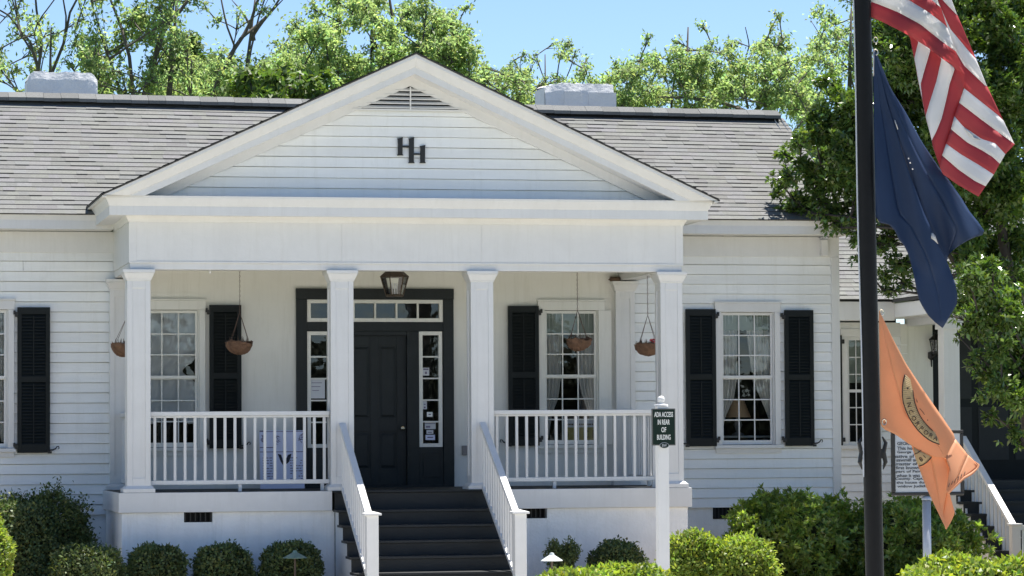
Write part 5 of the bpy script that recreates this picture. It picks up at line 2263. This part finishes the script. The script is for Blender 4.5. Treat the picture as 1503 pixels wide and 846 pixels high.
LEAFK = 6.4
G = 'spring trees rising behind the house'
bs, tp = tree_at(52, 40, 19, topx=75)
make_tree('sparse forked tree behind the chimney at the left edge', bs, tp,
          fill_env(19, -60, 165, [(-60, -30), (40, -20), (110, 0), (165, 60)], 170, 44, 12, 24) +
          fill_env(19, -50, 150, [(-50, -110), (50, -160), (150, -100)], 0, 34, 16, 26) +
          fill_env(19, -60, 160, [(-60, 60), (160, 95)], 160, 23, 16, 28), M['leafy'], M['bark'], 60, .098, .046, .17, group=G, limbs=[([(58,150),(56,100),(44,62),(12,22),(-10,10)],.10,.03),([(56,105),(62,60),(54,20),(52,-5)],.07,.03),([(78,150),(76,108),(95,60),(102,20),(115,-5)],.08,.03),([(50,80),(30,50),(22,0)],.05,.02),([(92,70),(98,30),(92,-5)],.045,.02)])
bs, tp = tree_at(190, -30, 17, topx=262)
make_tree('leaning dark-trunked tree just right of the left chimney', bs, tp,
          fill_env(17, 130, 310, [(130, -100), (220, -170), (310, -100)], 10, 30, 18, 28) +
          fill_env(17, 120, 290, [(120, 40), (170, 0), (230, -20), (290, 30)], 150, 57, 16, 30), M['leafy'], M['bark'], 95, .095, .045, .20, group=G, limbs=[([(208,160),(222,104),(236,56),(250,20),(252,-8)],.16,.09),([(240,46),(262,20),(282,-8)],.09,.05),([(196,150),(190,84),(178,40),(160,-6)],.09,.03),([(186,60),(172,70),(160,78)],.05,.015),([(222,110),(236,84),(250,66)],.06,.015)])
bs, tp = tree_at(300, -30, 23, topx=378)
make_tree('thin tree with bare upper branches between leaning trunk and gable', bs, tp,
          fill_env(23, 300, 460, [(300, -110), (380, -150), (460, -100)], -30, 22, 16, 24) +
          fill_env(23, 270, 425, [(270, 80), (330, 60), (400, 75), (425, 80)], 160, 34, 17, 32) +
          px_clumps([(352, 20, 16), (392, 12, 16), (318, 30, 16), (298, 5, 14)], 23), M['leafy'], M['bark'], 75, .098, .046, .16, group=G, limbs=[([(308,160),(322,112),(345,70),(366,40),(378,0),(382,-8)],.13,.05),([(352,58),(372,42),(398,18),(412,-4)],.07,.025),([(345,70),(332,36),(324,-4)],.05,.02)],
          bare=[(at(372, 60, 23), at(340, 0, 23), .05), (at(372, 50, 23), at(420, -5, 23), .05), (at(390, 100, 23), at(440, 30, 23), .04)])
bs, tp = tree_at(262, 70, 27, topx=268)
make_tree('darker round evergreen low behind the leaning trunk', bs, tp,
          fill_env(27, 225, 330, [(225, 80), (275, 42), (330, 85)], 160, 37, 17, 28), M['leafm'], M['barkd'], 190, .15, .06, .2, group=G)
bs, tp = tree_at(540, 20, 18, topx=545)
make_tree('large dense leafy tree directly behind the pediment peak', bs, tp,
          fill_env(18, 400, 690, [(400, 75), (440, 15), (520, -40), (600, -30), (660, 10), (690, 40)], 150, 142, 16, 34) +
          px_clumps([(428, 35, 22), (672, 35, 16), (684, 12, 13), (640, 60, 24), (690, 46, 12), (455, 12, 22)], 18), M['leafy'], M['barkd'], 130, .09, .042, .24, group=G, limbs=[([(560,150),(570,80),(578,40),(572,0)],.10,.03),([(600,100),(588,70),(560,40),(530,10)],.07,.02),([(612,96),(632,66),(660,40),(676,48)],.05,.012),([(490,140),(497,96),(480,50),(440,30)],.08,.015)])
bs, tp = tree_at(700, 90, 22)
make_tree('small bright tree right of the pediment peak', bs, tp,
          fill_env(22, 625, 775, [(625, 72), (665, 68), (700, 82), (735, 75), (775, 100)], 170, 44, 12, 24), M['leafy'], M['bark'], 120, .09, .042, .14, group=G)
bs, tp = tree_at(800, 80, 24)
make_tree('airy light tree standing behind the right chimney', bs, tp,
          fill_env(24, 730, 880, [(730, 84), (780, 62), (830, 50), (860, 82), (880, 108)], 165, 44, 11, 22) + px_clumps([(835, 62, 13), (812, 66, 12), (860, 88, 11)], 24), M['leafy'], M['bark'], 80, .09, .042, .14, group=G)
bs, tp = tree_at(1000, 40, 21, topx=1010)
make_tree('broad bright tree behind the roof right of the chimney', bs, tp,
          fill_env(21, 885, 1190, [(885, 105), (920, 78), (975, 42), (1030, 50), (1100, 45), (1150, 45), (1190, 60)], 170, 146, 12, 28) +
          px_clumps([(1140, 20, 12), (1137, 32, 12), (1030, 36, 12), (955, 55, 14), (900, 95, 13)], 21), M['leafy'], M['bark'], 120, .09, .042, .2, group=G, limbs=[([(1098,160),(1088,110),(1100,66),(1094,40)],.06,.02),([(1086,112),(1070,92),(1052,70)],.045,.012),([(985,160),(990,110),(975,70)],.05,.015)])
bs, tp = tree_at(1250, 0, 23)
make_tree('tall pale tree behind the upper flagpole', bs, tp,
          fill_env(23, 1165, 1330, [(1165, 70), (1195, 10), (1230, -40), (1330, -40)], 260, 105, 14, 30), M['leafy'], M['bark'], 110, .09, .042, .2, group=G, limbs=[([(1262,160),(1245,100),(1215,70),(1190,30)],.06,.015)])
# dark understorey just behind the ridge
bs, tp = tree_at(440, 110, 15)
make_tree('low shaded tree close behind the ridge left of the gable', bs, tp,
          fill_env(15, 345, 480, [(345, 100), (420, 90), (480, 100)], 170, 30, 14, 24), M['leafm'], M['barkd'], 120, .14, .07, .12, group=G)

LEAFK = 12.0
# glossy broad-leaved tree on the right, in front of the set-back wing
spec = []
def blob(cx_, cy_, rx, ry, n, r0, r1):
    for i in range(n):
        while True:
            u, v = rng.uniform(-1, 1), rng.uniform(-1, 1)
            if u * u + v * v < 1:
                break
        spec.append((cx_ + u * rx, cy_ + v * ry, rng.uniform(r0, r1)))
blob(1420, 60, 130, 110, 66, 26, 40)
blob(1330, 190, 100, 120, 46, 24, 36)
blob(1440, 240, 90, 120, 52, 26, 38)
blob(1460, 370, 60, 50, 14, 20, 30)
blob(1240, 215, 60, 75, 24, 18, 28)
blob(1225, 290, 60, 40, 12, 14, 22)
spec_left = [q for q in spec if q[0] < 1300]
spec = [q for q in spec if q[0] >= 1300]
spec_left += [(1150, 226, 13), (1142, 262, 13), (1160, 258, 15), (1135, 280, 10), (1172, 240, 16), (1175, 210, 16), (1185, 300, 13), (1165, 290, 11), (1200, 180, 18), (1195, 315, 10), (1215, 120, 16),
         (1235, 335, 12), (1250, 345, 12), (1270, 360, 16), (1300, 350, 22), (1318, 385, 20), (1300, 400, 16), (1295, 425, 12), (1320, 415, 13), (1255, 375, 9)]
cl = px_clumps(spec, 1.2, 1.1) + px_clumps([q for q in spec_left if q[0] < 1215], 1.75, .4) + px_clumps([q for q in spec_left if q[0] >= 1215], 1.3, .5)
bt_ = at(1545, 640, 1.3)
tt_ = at(1440, 150, 1.3)
make_tree('big dark glossy-leaved tree overhanging the roof on the right', (bt_[0], 1.3, GZ), (tt_[0], 1.3, tt_[2]), cl, M['leafd'], M['barkd'], 330, .088, .04, .20, whorl=5)
spec = []
blob(1465, 440, 50, 50, 24, 16, 26)
blob(1490, 560, 40, 85, 28, 18, 28)
spec += [(1400, 465, 12), (1412, 445, 14), (1430, 420, 14), (1445, 545, 14), (1432, 520, 12), (1418, 475, 9), (1450, 610, 14), (1425, 535, 9), (1452, 400, 16), (1405, 490, 7)]
cl = px_clumps(spec, -1.5, .7)
bt_ = at(1560, 640, -1.5)
tt_ = at(1500, 430, -1.5)
make_tree('lower glossy-leaved tree in front of the side porch', (bt_[0], -1.5, GZ), (tt_[0], -1.5, tt_[2]), cl, M['leafd'], M['barkd'], 260, .085, .04, .10, whorl=5)


def shrub(label, c, rx, ry, rz_, n, L, Wd, m, name='shrub', power=2.4, rough=.10, group=None, core=True, stems=5, spiky=0.0, cat='bush', whorl=0):
    """clipped or loose bush sitting on the ground; c = centre (x, y), base on the bed"""
    z0 = GZ
    rz_ = rz_ * .945
    t = thing(name, (c[0], c[1], z0), label, cat, group)
    cz = z0 + rz_ * .98
    u = rand_unit(n)
    if whorl:
        u = np.repeat(rand_unit(n // whorl), whorl, 0)
        n = len(u)
    # superellipsoid radius
    a = np.abs(u)
    rr = (a[:, 0] ** power + a[:, 1] ** power + a[:, 2] ** power) ** (-1 / power)
    ph = npr.random(6) * 6
    bump_ = 1 + rough * (np.sin(u[:, 0] * 5 + ph[0]) * np.sin(u[:, 1] * 4 + ph[1]) + .7 * np.sin(u[:, 2] * 7 + ph[2]) * np.cos(u[:, 0] * 8 + ph[3]))
    depth_ = 1 - np.abs(npr.normal(0, .10, n)) + spiky * np.maximum(0, npr.normal(0, .08, n))
    if whorl:
        depth_ = np.repeat(depth_[::whorl], whorl)
    P = u * (rr * bump_ * depth_)[:, None] * np.array([rx, ry, rz_]) + np.array([c[0], c[1], cz])
    keep = P[:, 2] > z0 + .03
    P, u = P[keep], u[keep]
    k = len(P)
    ax = rand_unit(k) * .9 + u * .55 + np.array([0, 0, .3])
    nn = u * .7 + rand_unit(k) * .7 + np.array([0, 0, .25])
    leaf_mesh('foliage', P, ax, nn, L * npr.uniform(.7, 1.3, k), Wd * npr.uniform(.7, 1.3, k), tints(k, .2, .12) * (1 + .22 * np.sin(P[:, :1] * 9 + ph[4]) * np.sin(P[:, 2:] * 8 + ph[5])), m, t)
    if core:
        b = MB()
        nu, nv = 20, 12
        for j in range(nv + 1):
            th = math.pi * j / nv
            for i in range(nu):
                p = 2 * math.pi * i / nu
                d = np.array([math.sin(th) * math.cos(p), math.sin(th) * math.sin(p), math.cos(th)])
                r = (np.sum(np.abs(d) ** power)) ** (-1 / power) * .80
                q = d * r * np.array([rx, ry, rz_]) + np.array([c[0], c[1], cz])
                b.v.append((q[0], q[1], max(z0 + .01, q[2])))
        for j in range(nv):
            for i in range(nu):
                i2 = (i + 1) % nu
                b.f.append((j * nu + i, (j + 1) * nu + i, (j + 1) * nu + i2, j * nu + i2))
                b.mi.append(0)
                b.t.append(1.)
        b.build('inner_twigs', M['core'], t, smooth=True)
    b = MB()
    for i in range(stems):
        a_ = rng.uniform(0, 6.28)
        r_ = rng.uniform(0, .3)
        b.tube([(c[0] + r_ * .4 * rx * math.cos(a_), c[1] + r_ * .4 * ry * math.sin(a_), z0 - .02), (c[0] + r_ * rx * math.cos(a_), c[1] + r_ * ry * math.sin(a_), z0 + rz_ * .8)], [.016, .008], 5)
    b.build('stems', M['bark'], t)
    return t


GB = 'round clipped bushes along the porch'
for (x0, x1, yt, Y, lab) in ((75, 178, 799, -1.02, 'round clipped bush below the big dark bush, tip in sun'), (188, 270, 800, -.62, 'round clipped bush nearest the left porch corner'),
                             (288, 368, 799, -.60, 'round clipped bush under the left foundation vent'), (384, 470, 796, -.62, 'round clipped bush behind the green path light')):
    p, q = at(x0, yt, Y), at(x1, yt, Y)
    zt_ = p[2]
    shrub(lab, ((p[0] + q[0]) / 2, Y), (q[0] - p[0]) / 2, (q[0] - p[0]) / 2 * .95, (zt_ - GZ) / 1.96, 7000, .046, .025, M['leafb'], 'round_bush', 2.6, .065, GB, spiky=.8)
p, q = at(868, 795, -.7), at(940, 795, -.7)
shrub('round dark bush right of the loose bush, behind the hedge', ((p[0] + q[0]) / 2, -.7), .30, .30, (p[2] - GZ) / 1.96, 6000, .046, .025, M['leafb'], 'round_bush', 2.5, .10, GB, spiky=1.0)
# loose upright bush
p, q = at(790, 797, -.8), at(850, 797, -.8)
cxl = (p[0] + q[0]) / 2
t = thing('loose_bush', (cxl, -.8, GZ), 'loose upright bush with gaps right of the front steps', 'bush')
P_, A_ = [], []
b = MB()
for i in range(11):
    a_ = rng.uniform(0, 6.28)
    e = Vector((cxl + rng.uniform(-.23, .23), -.8 + rng.uniform(-.15, .15), p[2] - rng.uniform(-.02, .16)))
    pts = bezier((cxl + .03 * math.cos(a_), -.8 + .03 * math.sin(a_), GZ), e, (0, 0, .1), 8)
    b.tube(pts, [.008] * 7 + [.002], 5)
    for k in range(340):
        f = rng.uniform(.3, 1.0)
        i0 = min(6, int(f * 7))
        qv = pts[i0].lerp(pts[i0 + 1], f * 7 - i0)
        P_.append(np.array(qv) + npr.normal(0, .030, 3))
b.build('stems', M['bark'], t)
P_ = np.array(P_)
leaf_mesh('foliage', P_, rand_unit(len(P_)) + np.array([0, 0, .7]), rand_unit(len(P_)), .05, .02, tints(len(P_)), M['leafb'], t)

# big bushes either side
p, q = at(-30, 722, 1.1), at(128, 722, 1.1)
shrub('large dark bush by the wall at the left edge', ((p[0] + q[0]) / 2, 1.1), (q[0] - p[0]) / 2, .62, (p[2] - GZ) / 1.96 - .02, 26000, .05, .026, M['leafb'], 'large_bush', 2.1, .16, spiky=1.6)
p = at(-28, 770, -2.2)
shrub('sunlit yellow-green bush cut by the left edge', (p[0] - .08, -2.2), .45, .4, .58, 8000, .05, .028, M['leafh'], 'sunlit_bush', 2.1, .10)
p, q = at(1058, 728, .55), at(1245, 722, .55)
shrub('large glossy bush below the right window, left side in sun', ((p[0] + q[0]) / 2 + .06, .55), (q[0] - p[0]) / 2 - .05, .75, (p[2] - GZ) / 1.96 + .0, 22000, .082, .032, M['leafg'], 'large_bush', 2.1, .20, spiky=1.5, whorl=7)
p, q = at(1215, 740, .5), at(1415, 745, .5)
shrub('large dark bush behind the flagpole and marker pole', ((p[0] + q[0]) / 2, .5), (q[0] - p[0]) / 2, .72, (p[2] - GZ) / 1.96 + .0, 22000, .082, .032, M['leafg'], 'large_bush', 2.1, .20, spiky=1.5, whorl=7)
p, q = at(976, 783, -2.6), at(1060, 783, -2.6)
shrub('yellow-green clipped bush right beside the access sign post', ((p[0] + q[0]) / 2, -2.6), (q[0] - p[0]) / 2, .36, (p[2] - GZ) / 1.96, 13000, .055, .027, M['leafh'], 'clipped_bush', 2.8, .08, spiky=1.0)
p, q = at(1035, 790, -2.75), at(1133, 790, -2.75)
shrub('yellow-green clipped bush in front of the large glossy bush', ((p[0] + q[0]) / 2, -2.75), (q[0] - p[0]) / 2, .36, (p[2] - GZ) / 1.96, 13000, .055, .027, M['leafh'], 'clipped_bush', 2.8, .08, spiky=1.0)
# low front hedges
p, q = at(770, 838, -12), at(1005, 826, -12)
shrub('bright low hedge in front of the access sign post', ((p[0] + q[0]) / 2 + .02, -11.9), (q[0] - p[0]) / 2 + .03, .5, (at(880, 829, -12)[2] - GZ) / 1.98, 17000, .058, .03, M['leafh'], 'low_hedge', 3.0, .10, 'bright low hedges nearest the camera')
p, q = at(1335, 825, -14), at(1570, 815, -14)
shrub('bright low hedge at the lower right corner', ((p[0] + q[0]) / 2, -13.8), (q[0] - p[0]) / 2 + .02, .5, (at(1450, 815, -14)[2] - GZ) / 1.98, 17000, .058, .03, M['leafh'], 'low_hedge', 3.0, .10, 'bright low hedges nearest the camera')

# unseen trees added behind the viewpoint to darken what the window panes mirror
n = 26000
P_ = np.stack([npr.uniform(-75, 75, n), npr.uniform(-84, -74, n), np.zeros(n)], 1)
hgt = 4.8 + 1.0 * np.sin(P_[:, 0] * .35) + .8 * np.sin(P_[:, 0] * .9 + 1)
P_[:, 2] = GZ + npr.random(n) ** .8 * hgt
o = leaf_mesh('added_mirror_wood', P_, rand_unit(n), rand_unit(n), 1.1, .7, tints(n), M['wood'])
o['kind'] = 'stuff'
o['label'] = 'unseen dark wood added across the road for the panes to mirror'
